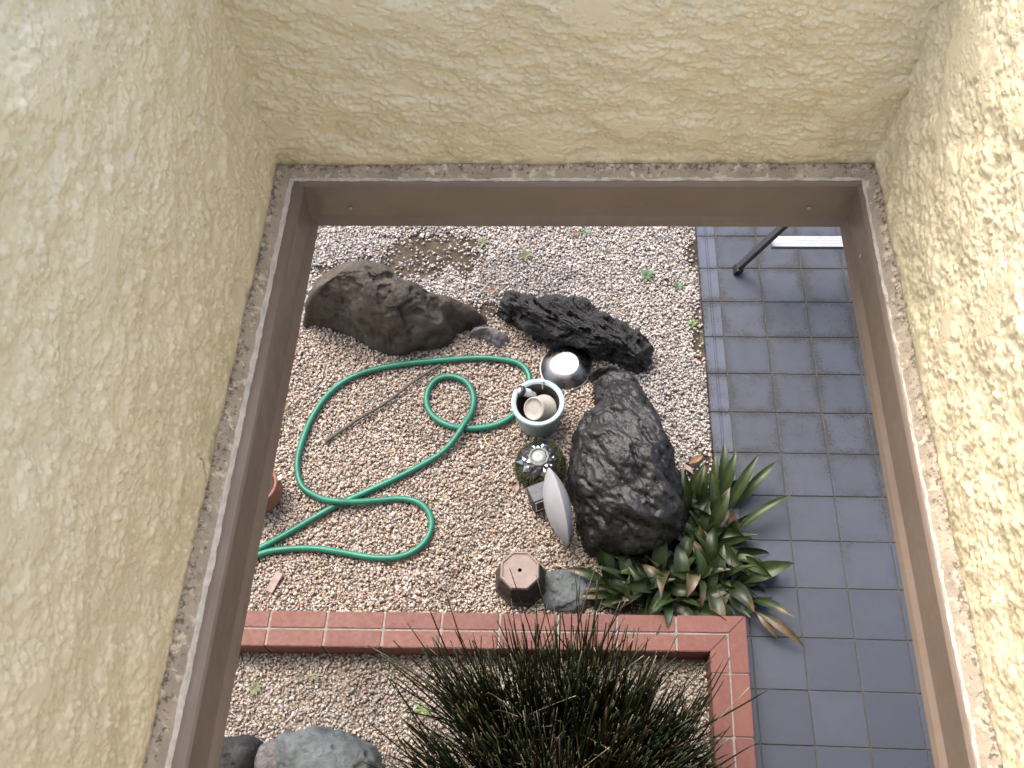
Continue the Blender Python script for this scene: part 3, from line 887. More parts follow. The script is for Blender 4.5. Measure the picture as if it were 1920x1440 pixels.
def make_gravel(name, X, Y, size, cols, zc, label):
    n = len(X)
    V = np.repeat(ICV[None], n, 0)
    V = V * (1 + 0.30 * (rng.random((n, len(ICV), 3)) - 0.5) * 2)
    sc = np.stack([size * rng.uniform(0.85, 1.35, n), size * rng.uniform(0.75, 1.05, n), size * rng.uniform(0.4, 0.7, n)], -1)
    V = V * sc[:, None, :]
    # tilt then spin
    a = rng.uniform(-.6, .6, n); b = rng.uniform(-.6, .6, n); g = rng.uniform(0, 6.283, n)
    ca, sa = np.cos(a)[:, None], np.sin(a)[:, None]
    y = V[..., 1] * ca - V[..., 2] * sa; z = V[..., 1] * sa + V[..., 2] * ca; x = V[..., 0]
    cb, sb = np.cos(b)[:, None], np.sin(b)[:, None]
    x, z = x * cb + z * sb, -x * sb + z * cb
    cg, sg = np.cos(g)[:, None], np.sin(g)[:, None]
    x, y = x * cg - y * sg, x * sg + y * cg
    V = np.stack([x + X[:, None], y + Y[:, None], z + zc[:, None]], -1).reshape(-1, 3)
    F = (ICF[None] + (np.arange(n) * len(ICV))[:, None, None]).reshape(-1, 3)
    me = bpy.data.meshes.new(name)
    me.vertices.add(len(V)); me.vertices.foreach_set('co', V.astype(np.float32).ravel())
    me.loops.add(F.size); me.loops.foreach_set('vertex_index', F.astype(np.int32).ravel())
    me.polygons.add(len(F)); me.polygons.foreach_set('loop_start', np.arange(0, F.size, 3, dtype=np.int32))
    me.polygons.foreach_set('loop_total', np.full(len(F), 3, np.int32))
    me.update(); me.validate()
    set_cols(me, np.repeat(cols, len(ICV), 0))
    o = mesh_obj(name, me, M['gravel'], None, True)
    return tag(o, label, 'gravel', kind='stuff')

def palette(n, weights, cols):
    i = rng.choice(len(cols), n, p=np.array(weights) / sum(weights))
    c = np.array(cols)[i]
    c = 0.64 * c + 0.36 * c.mean(0)
    c = c * rng.uniform(0.86, 1.16, (n, 1)) * (1 + rng.normal(0, .03, (n, 3)))
    return np.clip(c, 0.02, 0.85)
WHITE = (0.56, 0.53, 0.50); LGREY = (0.34, 0.325, 0.315); BGREY = (0.20, 0.205, 0.22); TAN = (0.40, 0.305, 0.23); ORG = (0.36, 0.225, 0.14); RED = (0.23, 0.135, 0.095); CREAM = (0.50, 0.425, 0.35); DK = (0.11, 0.10, 0.09)
CL = [WHITE, LGREY, BGREY, TAN, ORG, RED, CREAM, DK]
W_IN = [3.2, 1.0, 0.3, 3.0, 1.7, 0.6, 3.2, 0.1]
W_OUT = [5.2, 2.6, 1.6, 0.8, 0.25, 0.2, 1.3, 0.3]
W_BED = [2.6, 2.4, 0.7, 1.9, 0.4, 0.3, 2.6, 0.4]

N1 = 125000
X = rng.uniform(-1.75, PAVE_L - 0.006, N1); Y = rng.uniform(KY0 - 0.03, 3.55, N1)
size = rng.lognormal(math.log(0.0058), 0.25, N1)
def dirt_at(X, Y):
    d = np.zeros(X.shape)
    for p, rx, ry, w in [((-0.7149, 2.9644, 0.0), .30, .14, 1.0), ((-0.5991, 2.8636, 0.0), .20, .11, 1.0), ((-0.8672, 2.8623, 0.0), .22, .10, .9), ((-0.4228, 2.5806, 0.0), .18, .05, 1.1), ((-1.1326, 2.8275, 0.0), .2, .08, .7), ((0.6144, 2.9027, 0.0), .05, .15, .9), ((0.6139, 2.4616, 0.0), .04, .25, .75), ((0.5837, 1.7705, 0.0), .06, .12, 1.0), ((-0.1784, 3.0348, 0.0), .3, .1, .35), ((0.5026, 2.7394, 0.0), .1, .06, .5), ((0.4612, 2.0999, 0.0), .05, .06, .6), ((0.5864, 1.2921, 0.0), .20, .20, 2.2), ((0.3251, 1.201, 0.0), .22, .07, 2.2)]:
        d = np.maximum(d, w * blob(X, Y, p, rx, ry))
    return d * (0.1 + 1.8 * fbm(X * 11, Y * 11, 5, 5, 0.6))
dirt = dirt_at(X, Y)
gv = np.array([v.co[:] for v in ground.data.vertices])
dm = 1 - smooth(0.2, 0.6, dirt_at(gv[:, 0], gv[:, 1]))
at = ground.data.attributes.new('dust', 'FLOAT', 'POINT')
at.data.foreach_set('value', np.where((np.abs(gv[:, 0]) < 3) & (np.abs(gv[:, 1]) < 6), dm, 0).astype(np.float32))
keep = Y > KY0 + 0.006 + 0.0148 * X
keep &= rng.random(N1) > smooth(0.25, 0.75, dirt) * 0.90
for poly in ROCKXY:
    pc = np.mean(poly, 0); small = [tuple(pc + (np.array(q) - pc) * 0.86) for q in poly]
    keep &= ~inside(small, X, Y)
X, Y, size = X[keep], Y[keep], size[keep]
# inside the arc of rocks the stones are tan; outside white
arc = [(-1.9547, 2.3743, 0.0), (-1.2675, 2.4735, 0.0), (-0.8305, 2.5085, 0.0), (-0.4189, 2.5124, 0.0), (0.0397, 2.4558, 0.0), (0.2848, 2.2238, 0.0), (0.3959, 1.9496, 0.0), (0.4432, 1.4498, 0.0), (0.4267, 1.0907, 0.0), (-1.8616, 1.0296, 0.0)]
inn = inside([(q[0], q[1]) for q in arc], X + 0.12 * (fbm(X * 4, Y * 4, 8) - .5), Y + 0.12 * (fbm(X * 4 + 9, Y * 4, 9) - .5))
cols = np.where(inn[:, None], palette(len(X), W_IN, CL), palette(len(X), W_OUT, CL))
# grubby tint, patchy
gr = smooth(0.55, 0.8, fbm(X * 3.2, Y * 3.2, 14, 4))[:, None]
cols = cols * (1 - 0.28 * gr)
zc = GZ + 0.006 + rng.random(len(X)) ** 1.6 * 0.014
make_gravel('gravel', X, Y, size, cols, zc, 'mixed white and tan gravel round the rocks')

N2 = 32000
X = rng.uniform(-1.5, KX0 - 0.005, N2); Y = rng.uniform(0.10, KY1 - 0.006, N2)
size = rng.lognormal(math.log(0.0054), 0.3, N2)
keep = rng.random(N2) > 0.55 * smooth(0.5, 0.7, fbm(X * 7, Y * 7, 25, 4))
for poly in ROCKXY:
    pc = np.mean(poly, 0); small = [tuple(pc + (np.array(q) - pc) * 0.86) for q in poly]
    keep &= ~inside(small, X, Y)
X, Y, size = X[keep], Y[keep], size[keep]
cols = palette(len(X), W_BED, CL) * (0.92 - 0.2 * smooth(0.5, 0.75, fbm(X * 5, Y * 5, 31, 3)))[:, None]
zc = GZ + 0.004 + rng.random(len(X)) ** 1.6 * 0.012
make_gravel('planter_gravel', X, Y, size, cols, zc, 'dusty pale gravel inside the brick kerb')

# ------------------------------------------------------------------ stepladder
lad = empty('garden_ladder', (0.815, 2.8121, 0.0), 'aluminium orchard ladder standing on the slate paving, its lowest tread in view', 'ladder')
L0 = Vector((0.815, 2.8121, 0.0))
def bar(p, q, w, d, name, mat, parent, upv=(0, 1, 0), bev=0.003):
    p = Vector(p); q = Vector(q)
    t = (q - p); ln = t.length; t.normalize()
    s = t.cross(Vector(upv)).normalized(); u = s.cross(t)
    bm = box_bm(-w / 2, w / 2, -d / 2, d / 2, 0, ln, bev, 2)
    for v in bm.verts: v.co = p + s * v.co.x + u * v.co.y + t * v.co.z
    bmesh.ops.recalc_face_normals(bm, faces=bm.faces[:])
    return bm_obj(name, bm, mat, parent)
# world geometry relative to the left front foot
foot2 = Vector((1.20, 0.0, 0))
topL = Vector((0.366, -0.231, 1.20)); topR = Vector((0.834, -0.231, 1.20))
bar((0, 0, 0.012), topL, 0.022, 0.036, 'rail', M['alu_dark'], lad)
bar(foot2 + Vector((0, 0, 0.012)), topR, 0.022, 0.036, 'rail', M['alu_dark'], lad)
for p in (Vector((0, 0, 0)), foot2):
    bm = box_bm(-0.017, 0.017, -0.026, 0.026, 0.001, 0.045, 0.005)
    for v in bm.verts: v.co += p + Vector((v.co.z * (0.3 if p.x == 0 else -0.3), v.co.z * -0.19, 0)) 
    bm_obj('rubber_foot', bm, M['rubber'], lad)
def tread(t):
    a = Vector((0, 0, 0)).lerp(topL, t); b = foot2.lerp(topR, t)
    w = (b - a).length - 0.028
    n = 7
    prof = []
    # ribbed tread, profile in (y,z)
    dep = 0.062
    for i in range(n):
        y0 = -dep / 2 + dep * i / n; y1 = -dep / 2 + dep * (i + 1) / n
        prof += [(y0 + 0.001, 0.0), (y1 - 0.0022, 0.0), (y1 - 0.0015, -0.0018), (y1 - 0.0002, -0.0018)]
    prof += [(dep / 2, -0.020), (dep / 2 - 0.002, -0.020), (dep / 2 - 0.002, -0.004), (-dep / 2 + 0.002, -0.004), (-dep / 2 + 0.002, -0.020), (-dep / 2, -0.020)]
    vs = []
    for x in (a.x + 0.014, b.x - 0.014):
        vs += [(x, a.y + y, a.z + z) for y, z in prof]
    m = len(prof)
    fs = [(i, (i + 1) % m, m + (i + 1) % m, m + i) for i in range(m)]
    me = bpy.data.meshes.new('tread'); me.from_pydata(vs, [], fs); me.update()
    bm = bmesh.new(); bm.from_mesh(me); bmesh.ops.recalc_face_normals(bm, faces=bm.faces[:]); bm.to_mesh(me); bm.free()
    mesh_obj('tread', me, M['alu'], lad)
for t in (0.25, 0.50, 0.75): tread(t)
bm = box_bm(0.35, 0.85, -0.30, -0.17, 1.20, 1.225, 0.004); bm_obj('top_step', bm, M['alu'], lad)
bar((0.60, -0.85, 0.012), (0.60, -0.27, 1.19), 0.036, 0.036, 'rear_leg', M['alu_dark'], lad)
bm_obj('rubber_foot', box_bm(0.578, 0.622, -0.872, -0.828, 0.001, 0.04, 0.004), M['rubber'], lad)

# ------------------------------------------------------------------ green hose
HR = 0.0138
hz = -0.004 + HR * 0.6
def H(p, dz=0.0): return Vector((p[0], p[1], hz + dz))
HP = [H((-1.2888, 1.3397, 0.0)), H((-1.1937, 1.3989, 0.0)), H((-1.0901, 1.471, 0.0)), H((-1.0016, 1.5316, 0.0)), H((-0.952, 1.5598, 0.0)), H((-0.8319, 1.6246, 0.0)), H((-0.6993, 1.6981, 0.0)), H((-0.5659, 1.7856, 0.0), .003), H((-0.5042, 1.847, 0.0), .014), H((-0.4615, 1.9195, 0.0), .024), H((-0.4285, 2.0041, 0.0), .008), H((-0.4238, 2.0871, 0.0)), H((-0.4578, 2.1599, 0.0)), H((-0.5243, 2.1932, 0.0)), H((-0.5927, 2.1809, 0.0)), H((-0.6327, 2.1263, 0.0)), H((-0.636, 2.0506, 0.0)), H((-0.6013, 1.985, 0.0)), H((-0.5301, 1.94, 0.0)), H((-0.4475, 1.9251, 0.0)), H((-0.35, 1.9348, 0.0)), H((-0.2795, 1.9629, 0.0)), H((-0.231, 2.0071, 0.0)),
      H((-0.2092, 2.0708, 0.0)), H((-0.1772, 2.1326, 0.0)), H((-0.1744, 2.2007, 0.0)), H((-0.2058, 2.2549, 0.0)), H((-0.2688, 2.2832, 0.0)), H((-0.4065, 2.2962, 0.0)), H((-0.6056, 2.2791, 0.0)), H((-0.8037, 2.2504, 0.0)), H((-0.9732, 2.196, 0.0)), H((-1.0816, 2.1087, 0.0)), H((-1.1508, 1.9709, 0.0)), H((-1.1817, 1.822, 0.0)), H((-1.1797, 1.7172, 0.0)), H((-1.1417, 1.626, 0.0)), H((-1.054, 1.5726, 0.0), .010), H((-0.9812, 1.5517, 0.0), .026), H((-0.9117, 1.5532, 0.0), .016), H((-0.8138, 1.5676, 0.0), .003), H((-0.7062, 1.5797, 0.0)), H((-0.6237, 1.5616, 0.0)), H((-0.5755, 1.5088, 0.0)), H((-0.5653, 1.4415, 0.0)), H((-0.5997, 1.3698, 0.0)), H((-0.6803, 1.3212, 0.0)), H((-0.796, 1.3138, 0.0)), H((-0.9336, 1.3339, 0.0)), H((-1.0487, 1.3476, 0.0)), H((-1.1616, 1.3427, 0.0)), H((-1.25, 1.3265, 0.0)), H((-1.3347, 1.2918, 0.0)), H((-1.466, 1.2654, 0.0))]
HP = [H((-1.5162, 1.2875, 0.0)), H((-1.3809, 1.2954, 0.0), .006)] + HP
cu = spline(HP, 7)
vs, fs = tube(cu, HR, 14)
o = pyobj('garden_hose', vs, fs, M['hose'], None, True)
tag(o, 'green garden hose looped across the tan gravel', 'hose')

# ------------------------------------------------------------------ thin cane
a = Vector((-1.0744, 1.8477, 0.0)); b = Vector((-0.5889, 2.2589, 0.0)); mid = a.lerp(b, .5) + Vector((0.006, -0.006, 0.003)); 
cu = spline([a, a.lerp(b, .28) + Vector((0.002, 0.004, .002)), mid, a.lerp(b, .78) + Vector((-.004, 0.0, .004)), b], 8)
vs, fs = tube([p + Vector((0, 0, 0.003)) for p in cu], [0.0085 + 0.0010 * math.sin(i * 1.3) - 0.0022 * i / len(cu) for i in range(len(cu))], 9)
tag(pyobj('cane', vs, fs, M['cane'], None, True), 'thin straight grey cane lying inside the hose loop', 'stick')
a = Vector((-0.924, 2.038, 0.0)); b = Vector((-0.88, 2.0833, 0.0))
vs, fs = tube([a, a.lerp(b, .5) + Vector((0, 0, .003)), b], 0.0028, 6)
tag(pyobj('twig', vs, fs, M['cane'], None, True), 'short dark twig lying beside the thin cane', 'twig')

# ------------------------------------------------------------------ steel bowl, upside down
BC = Vector((-0.006, 2.2545, 0.0)); BC.z = -0.010
bowl = empty('steel_bowl', BC, 'shiny stainless steel bowl turned upside down on the gravel', 'bowl')
pr = [(0.1000, 0.002), (0.1020, 0.004), (0.1022, 0.006), (0.1005, 0.0075), (0.0975, 0.0078), (0.0950, 0.0105), (0.0870, 0.0230), (0.0770, 0.0350), (0.0660, 0.0450), (0.0570, 0.0510), (0.0510, 0.0535)]
vs, fs = lathe(pr, 72)
b1 = pyobj('bowl_shell', vs, fs, M['steel'], bowl, True)
vs, fs = lathe([(0.0510, 0.0535), (0.0500, 0.0555), (0.0485, 0.0558), (0.0475, 0.0545), (0.02, 0.0543), (0.0005, 0.0543)], 72, close_top=True)
pyobj('base_disc', vs, fs, M['steel_base'], bowl, True)
bowl.rotation_euler = (R_(3), R_(-2), 0)
bowl.scale = (1.2, 1.2, 0.8)

# ------------------------------------------------------------------ pale blue bucket and what lies in it
BH = 0.165
kc = Vector((-0.1252, 1.9835, 0.153)); kc.z = -0.012
buck = empty('bucket', kc, 'pale blue plastic bucket holding a cup and a spray nozzle', 'bucket')
ro, ri, rb = 0.1165, 0.0945, 0.089
pr = [(rb, 0.0), (rb + 0.004, 0.004), (ro - 0.012, BH - 0.03), (ro - 0.006, BH - 0.026), (ro, BH - 0.020), (ro, BH - 0.004), (ro - 0.004, BH), (ri + 0.006, BH - 0.002), (ri, BH - 0.010)]
vs, fs = lathe(pr, 64, close_bottom=True)
pyobj('bucket_wall', vs, fs, M['bucket'], buck, True)
vs, fs = lathe([(ri + 0.0006, BH - 0.0105), (rb - 0.004, 0.02), (rb - 0.012, 0.012), (0.001, 0.012)], 64, close_top=False)
o = pyobj('bucket_inside', vs, fs, M['bucket_in'], buck, True)
tag(o, 'dark inside of the bucket')
# cup: tilted, base towards the camera and left
cup = empty('cup', kc + Vector((0.028, 0.010, 0.080)), 'grey dusty cup lying tilted inside the pale blue bucket', 'cup')
cup_prof = [(0.055, 0.0), (0.0575, 0.002), (0.0575, 0.010), (0.0545, 0.012), (0.0475, 0.070), (0.0462, 0.082), (0.0445, 0.0845), (0.0415, 0.0850), (0.0395, 0.0830)]
vs, fs = lathe(cup_prof, 56)
pyobj('cup_wall', vs, fs, M['cup'], cup, True)
vs, fs = lathe([(0.0395, 0.0830), (0.0390, 0.0812), (0.02, 0.0810), (0.0005, 0.0810)], 56, close_top=True)
pyobj('cup_base', vs, fs, M['cup'], cup, True)
ax = Vector((-0.50, -0.42, 0.78)).normalized()
cup.scale = (1.12, 1.12, 1.12)
cup.rotation_euler = ax.to_track_quat('Z', 'Y').to_euler()
# nozzle
noz = empty('spray_nozzle', kc + Vector((-0.024, 0.066, 0.112)), 'white spray nozzle with black collar resting on the bucket rim', 'nozzle')
nx = Vector((-0.69, -0.18, 0.70)).normalized()
vs, fs = lathe([(0.010, -0.012), (0.013, 0.0), (0.014, 0.020), (0.0185, 0.024), (0.0195, 0.028), (0.0195, 0.062), (0.0195, 0.070)], 40, close_bottom=True, close_top=True)
pyobj('nozzle_body', vs, fs, M['white_pl'], noz, True)
vs, fs = lathe([(0.0195, 0.066), (0.0245, 0.068), (0.0250, 0.071), (0.0250, 0.081), (0.0235, 0.084), (0.0140, 0.0845)], 40, close_bottom=True)
pyobj('collar', vs, fs, M['rubber'], noz, True)
vs, fs = lathe([(0.0140, 0.0845), (0.0134, 0.0868), (0.008, 0.0874), (0.003, 0.0872), (0.0005, 0.0872)], 40, close_bottom=True, close_top=True)
pyobj('face_plate', vs, fs, M['ceramic'], noz, True)
noz.rotation_euler = nx.to_track_quat('Z', 'Y').to_euler()
# small white hook on the far rim and a white scoop by the near rim
hk = kc + Vector((0.018, 0.094, BH - 0.012))
vs, fs = tube(spline([hk + Vector((0, -0.006, -0.032)), hk + Vector((0, -0.006, -0.004)), hk + Vector((0, 0.000, 0.012)), hk + Vector((0, 0.010, 0.015))], 5), 0.0028, 8)
v2, f2 = lathe([(0.001, 0.0), (0.0075, 0.001), (0.0080, 0.004), (0.006, 0.006), (0.001, 0.0065)], 16)
n0 = len(vs); vs = list(vs) + [Vector(v) + hk + Vector((0, 0.008, 0.014)) for v in v2]; fs = list(fs) + [tuple(i + n0 for i in f) for f in f2]
tag(pyobj('hook', vs, fs, M['white_pl'], None, True), 'tiny white plastic hook clipped on the far rim of the bucket', 'hook')
bm = box_bm(-0.021, 0.021, -0.004, 0.004, 0, 0.075, 0.0025)
for v in bm.verts: v.co.x *= 1 - 5.0 * max(0, v.co.z - 0.02) / 0.1 * 0.15
sc_o = bm_obj('scoop', bm, M['white_pl'], None)
sc_o.location = kc + Vector((0.042, -0.062, 0.045)); sc_o.rotation_euler = (R_(38), R_(-28), R_(-30))
tag(sc_o, 'pale plastic scoop poking out beside the cup in the bucket', 'scoop')

# ------------------------------------------------------------------ moss ball with a mirrored garden light in it
mc = Vector((-0.1116, 1.7398, 0.0)); mc.z = -0.012
moss_p = empty('moss_mound', mc, 'round dark green moss mound under the mirrored garden light', 'moss')
MR = 0.105
vs, fs = lathe([(MR * 1.0, 0.0), (MR * 1.03, 0.02), (MR * 0.97, 0.05), (MR * 0.84, 0.078), (MR * 0.6, 0.094), (MR * 0.3, 0.10), (0.001, 0.101)], 48)
vs = [Vector(v) * (1 + 0.05 * mnoise.noise(Vector(v) * 30)) for v in vs]
o = pyobj('moss_core', vs, fs, M['moss'], moss_p, True)
set_cols(o.data, np.tile((0.030, 0.035, 0.014), (len(vs), 1)))
bv, bf, bc = [], [], []
for i in range(5200):
    th = random.uniform(0, 6.283); u = math.sqrt(random.random())
    ph = u * 1.45
    r = MR * math.sin(ph) * 1.0; z = 0.098 * math.cos(ph) ** 0.6 if ph < 1.4 else 0.03 * random.random()
    p = Vector((r * math.cos(th), r * math.sin(th), z))
    nrm = Vector((math.cos(th) * math.sin(ph), math.sin(th) * math.sin(ph), math.cos(ph) + .25)).normalized()
    d = (nrm + Vector((random.gauss(0, .55), random.gauss(0, .55), random.gauss(0, .4)))).normalized()
    ln = random.uniform(0.009, 0.024); s = d.cross(Vector((random.random(), random.random(), random.random() + .1))).normalized() * 0.0019
    k = len(bv); bv += [p - s, p + s, p + d * ln]; bf.append((k, k + 1, k + 2))
    g = random.random(); patch = mnoise.noise(p * 28)
    c = Vector((0.030, 0.042, 0.013)).lerp(Vector((0.095, 0.10, 0.03)), max(0, min(1, .4 * g + patch)))
    if g > .93: c = Vector((0.15, 0.12, 0.06))
    bc += [c * 0.7, c * 0.7, c * 1.2]
o = pyobj('moss_tufts', bv, bf, M['moss'], moss_p); set_cols(o.data, np.array([tuple(c) for c in bc])); o['kind'] = 'stuff'

lc = mc + Vector((-0.004, 0.000, 0.096))
lt = empty('garden_light', lc, 'round faceted garden light with mirrored petals set in the moss', 'lamp')
vs, fs = lathe([(0.033, 0.0), (0.036, 0.012), (0.0345, 0.026), (0.031, 0.029), (0.0275, 0.026), (0.0272, 0.022)], 10)
pyobj('lamp_ring', vs, fs, M['glass_w'], lt)
vs, fs = lathe([(0.0268, 0.018), (0.024, 0.0245), (0.014, 0.0275), (0.004, 0.0265), (0.0005, 0.0262)], 32, close_bottom=True, close_top=True)
pyobj('lens', vs, fs, M['glass_w'], lt, True)
def petal(a, r0, r1, w, z0, z1, mat):
    m = (r0 + r1) / 2
    pts = [(r0, -w * .35, z0 + .006), (m, -w * .5, (z0 + z1) / 2 + .002), (r1, 0, z1), (m, w * .5, (z0 + z1) / 2 + .002), (r0, w * .35, z0 + .006), (m, 0, (z0 + z1) / 2 + .010)]
    pb = [(x, y, z - 0.006) for x, y, z in pts]
    ca, sa = math.cos(a), math.sin(a)
    vs = [(x * ca - y * sa, x * sa + y * ca, z) for x, y, z in pts + pb]
    fs = [(0, 1, 5), (1, 2, 5), (2, 3, 5), (3, 4, 5), (4, 0, 5), (7, 6, 11), (8, 7, 11), (9, 8, 11), (10, 9, 11), (6, 10, 11)]
    fs += [(i, i + 6, (i + 1) % 5 + 6, (i + 1) % 5) for i in range(5)]
    pyobj('petal', vs, fs, mat, lt)
lt.scale = (1.28, 1.28, 1.1)
for k in range(10):
    petal(k * 6.283 / 10 + .1, 0.034, 0.068 + .005 * (k % 3), 0.034, 0.004, -0.006, M['mirror'] if k % 3 != 1 else M['blackbox'])
for k in range(10):
    petal(k * 6.283 / 10 + .41, 0.030, 0.058, 0.026, 0.012, 0.004, M['blackbox'] if k % 3 != 2 else M['mirror'])

# ------------------------------------------------------------------ black solar box
bc0 = Vector((-0.109, 1.5776, 0.05)); bc0.z = -0.008
sb = empty('solar_light_box', bc0, 'small black box with white outlined panel behind the pale lens shaped dish', 'box', rz=R_(24))
S, SH = 0.080, 0.105
bm_obj('case', box_bm(-S / 2, S / 2, -S / 2, S / 2, 0, SH, 0.003), M['blackbox'], sb)
bm_obj('top_panel', box_bm(-S / 2 + .003, S / 2 - .003, -S / 2 + .003, S / 2 - .003, SH - .001, SH + 0.002, 0.0008), M['solar'], sb)
fr = bmesh.new()
def addbox(bm, *a):
    b = box_bm(*a); me = bpy.data.meshes.new('tmp'); b.to_mesh(me); b.free(); bm.from_mesh(me); bpy.data.meshes.remove(me)
w = 0.005
yf = -S / 2 - 0.0025
addbox(fr, -S / 2 + .006, S / 2 - .006, yf, -S / 2 - .0001, SH - .012, SH - .012 + w)
addbox(fr, -S / 2 + .006, S / 2 - .006, yf, -S / 2 - .0001, .022, .022 + w)
addbox(fr, -S / 2 + .006, -S / 2 + .006 + w, yf, -S / 2 - .0001, .022 + w, SH - .012)
addbox(fr, S / 2 - .006 - w, S / 2 - .006, yf, -S / 2 - .0001, .022 + w, SH - .012)
bm_obj('white_frame', fr, M['white_pl'], sb)
bm_obj('window', box_bm(-S / 2 + .0115, S / 2 - .0115, -S / 2 - .0012, -S / 2 - .0001, .0275, SH - .0125), M['solar'], sb)
sb.rotation_euler = (R_(-4), R_(0), R_(24))

# ------------------------------------------------------------------ pale lens shaped dish standing on edge
ta = Vector((-0.078, 1.6548, 0.14)); tb = Vector((0.0137, 1.3472, 0.14))
dc = (ta + tb) / 2; DR = (ta - tb).length / 2
dish = []
NR, NA = 22, 72
for sgn in (1, -1):
    for j in range(NR + 1):
        r = DR * math.sin(math.pi / 2 * j / NR)
        h = 0.052 * max(0.0, 1 - (r / DR) ** 2) ** 0.92
        dish.append((r, sgn * h))
prof = [(max(r, 0.0004), h) for r, h in dish[:NR + 1]][::1]
prof2 = [(max(r, 0.0004), h) for r, h in dish[NR + 1:]][::-1]
vs, fs = lathe(prof + prof2[1:], NA)
yd = (tb - ta); yd.z = 0; yd.normalize()
# axis of the disc: horizontal, square to its length, tipped a little
axd = Vector((yd.y, -yd.x, 0)); axd = axd if axd.x < 0 else -axd
axd = (axd + Vector((0, 0, 0.04))).normalized()
q = axd.to_track_quat('Z', 'Y')
o = pyobj('dish', [q @ Vector(v) for v in vs], fs, M['ceramic'], None, True)
o.location = (dc.x, dc.y, DR - 0.016)
tag(o, 'pale lens shaped dish standing on edge against the largest boulder', 'dish')

# ------------------------------------------------------------------ upturned octagonal pot
PH = 0.15
pc = Vector((-0.1777, 1.2302, 0.138)); pc.z = -0.012
pot = empty('octagonal_pot', pc, 'upturned octagonal terracotta pot with a drain hole, by the brick kerb', 'flower pot', rz=R_(22.5))
r8 = 0.082
def oct_lathe(pr, n=8): return lathe(pr, n)
vs, fs = lathe([(r8 * 1.36, 0), (r8 * 1.36, 0.022), (r8 * 1.22, 0.03), (r8 * 1.16, 0.09), (r8 * 0.97, 0.132)], 8, close_bottom=True)
me = pyobj('pot_wall', vs, fs, M['mossy'], pot); tag(me, 'dark mossy side of the upturned pot')
me.location.z = 0
vs, fs = lathe([(r8 * 1.03, 0.132), (r8 * 1.0, PH - .003), (r8 * 0.97, PH), (r8 * 0.90, PH), (r8 * 0.865, PH - .006), (0.0085, PH - .0065)], 8)
# make the hole round: last ring replaced by 8-gon is fine; add hollow below
pyobj('pot_base', vs, fs, M['terra'], pot)
vs, fs = lathe([(0.0095, PH - .0068), (0.0085, PH - .02), (0.001, PH - .024)], 16)
pyobj('drain_hole', vs, fs, M['hole'], pot)

# ------------------------------------------------------------------ terracotta pot with a tag, at the left edge
tp = Vector((-1.3105, 1.5809, 0.06)); tp.z = -0.015
tpo = empty('terracotta_pot', tp, 'rounded orange terracotta pot peeping out beside the left flashing', 'flower pot')
vs, fs = lathe([(0.055, 0), (0.085, 0.03), (0.100, 0.07), (0.098, 0.105), (0.088, 0.125), (0.088, 0.13), (0.094, 0.135), (0.094, 0.145), (0.084, 0.145), (0.080, 0.12)], 48, close_bottom=True)
pyobj('pot_wall', vs, fs, M['terra_or'], tpo, True)
vs, fs = lathe([(0.081, 0.118), (0.04, 0.121), (0.001, 0.123)], 32)
pyobj('potting_soil', vs, fs, M['soil'], tpo, True)
bm = box_bm(-0.001, 0.001, -0.010, 0.010, 0, 0.050, 0.0005)
lo = bm_obj('plant_tag', bm, M['label_w'], None)
lo.location = tp + Vector((0.066, 0.028, 0.112)); lo.rotation_euler = (R_(8), R_(62), R_(28))
tag(lo, 'blank white plant tag stuck in the orange terracotta pot', 'tag')

# ------------------------------------------------------------------ small litter
def flat_leaf(name, loc, ln, wd, rz, mat, label, cat, tilt=0.15, group=None):
    vs, fs = [], []
    for i in range(7):
        t = i / 6; w = wd * math.sin(math.pi * (0.04 + 0.92 * t)) ** 0.8
        z = 0.006 * math.sin(t * 3.1) + 0.004 * math.sin(t * 7)
        vs += [(ln * (t - .5), -w / 2, z + .004), (ln * (t - .5), 0, z), (ln * (t - .5), w / 2, z + .005)]
    for i in range(6):
        for k in (0, 1): fs.append((i * 3 + k, i * 3 + k + 1, i * 3 + k + 4, i * 3 + k + 3))
    o = pyobj(name, vs, fs, mat, None, True)
    o.location = loc; o.rotation_euler = (tilt, tilt * .5, rz)
    return tag(o, label, cat, group)
LZ = 0.0
flat_leaf('dry_leaf', (-0.2126, 1.6412, -0.004), 0.050, 0.024, 1.4, M['chip'], 'tan dry leaf on the gravel beside the black box', 'leaf')
flat_leaf('dry_leaf', (0.5592, 1.7886, 0.004), 0.075, 0.028, 0.6, M['dry_leaf'], 'brown dry leaf at the paving edge above the aspidistra', 'leaf')
flat_leaf('dry_leaf', (0.5249, 1.7431, 0.002), 0.060, 0.024, 2.2, M['chip'], 'greyish dry leaf between the largest boulder and the paving', 'leaf')
flat_leaf('dry_leaf', (-0.3712, 2.6822, 0.0), 0.040, 0.022, 0.3, M['dry_leaf'], 'orange brown dry leaf just behind the ridged rock', 'leaf')
flat_leaf('dry_leaf', (0.0312, 3.0423, 0.0), 0.045, 0.022, 0.2, M['dry_leaf'], 'reddish dry leaf on white gravel below the far flashing', 'leaf')
flat_leaf('dry_leaf', (-1.2859, 2.0159, 0.02), 0.070, 0.030, 1.2, M['dry_leaf'], 'brown dry leaf peeping out beside the left flashing, above the orange pot', 'leaf', .5)
bm = box_bm(-0.017, 0.017, -0.045, 0.045, 0, 0.008, 0.002)
for v in bm.verts: v.co += Vector((0.003 * math.sin(v.co.y * 60), 0, 0.002 * math.sin(v.co.x * 90)))
o = bm_obj('wood_chip', bm, M['chip']); o.location = (-1.196, 1.2006, -0.006); o.rotation_euler = (0.03, 0.05, R_(-20))
tag(o, 'flat pinkish piece of wood on the gravel near the kerb', 'wood chip')
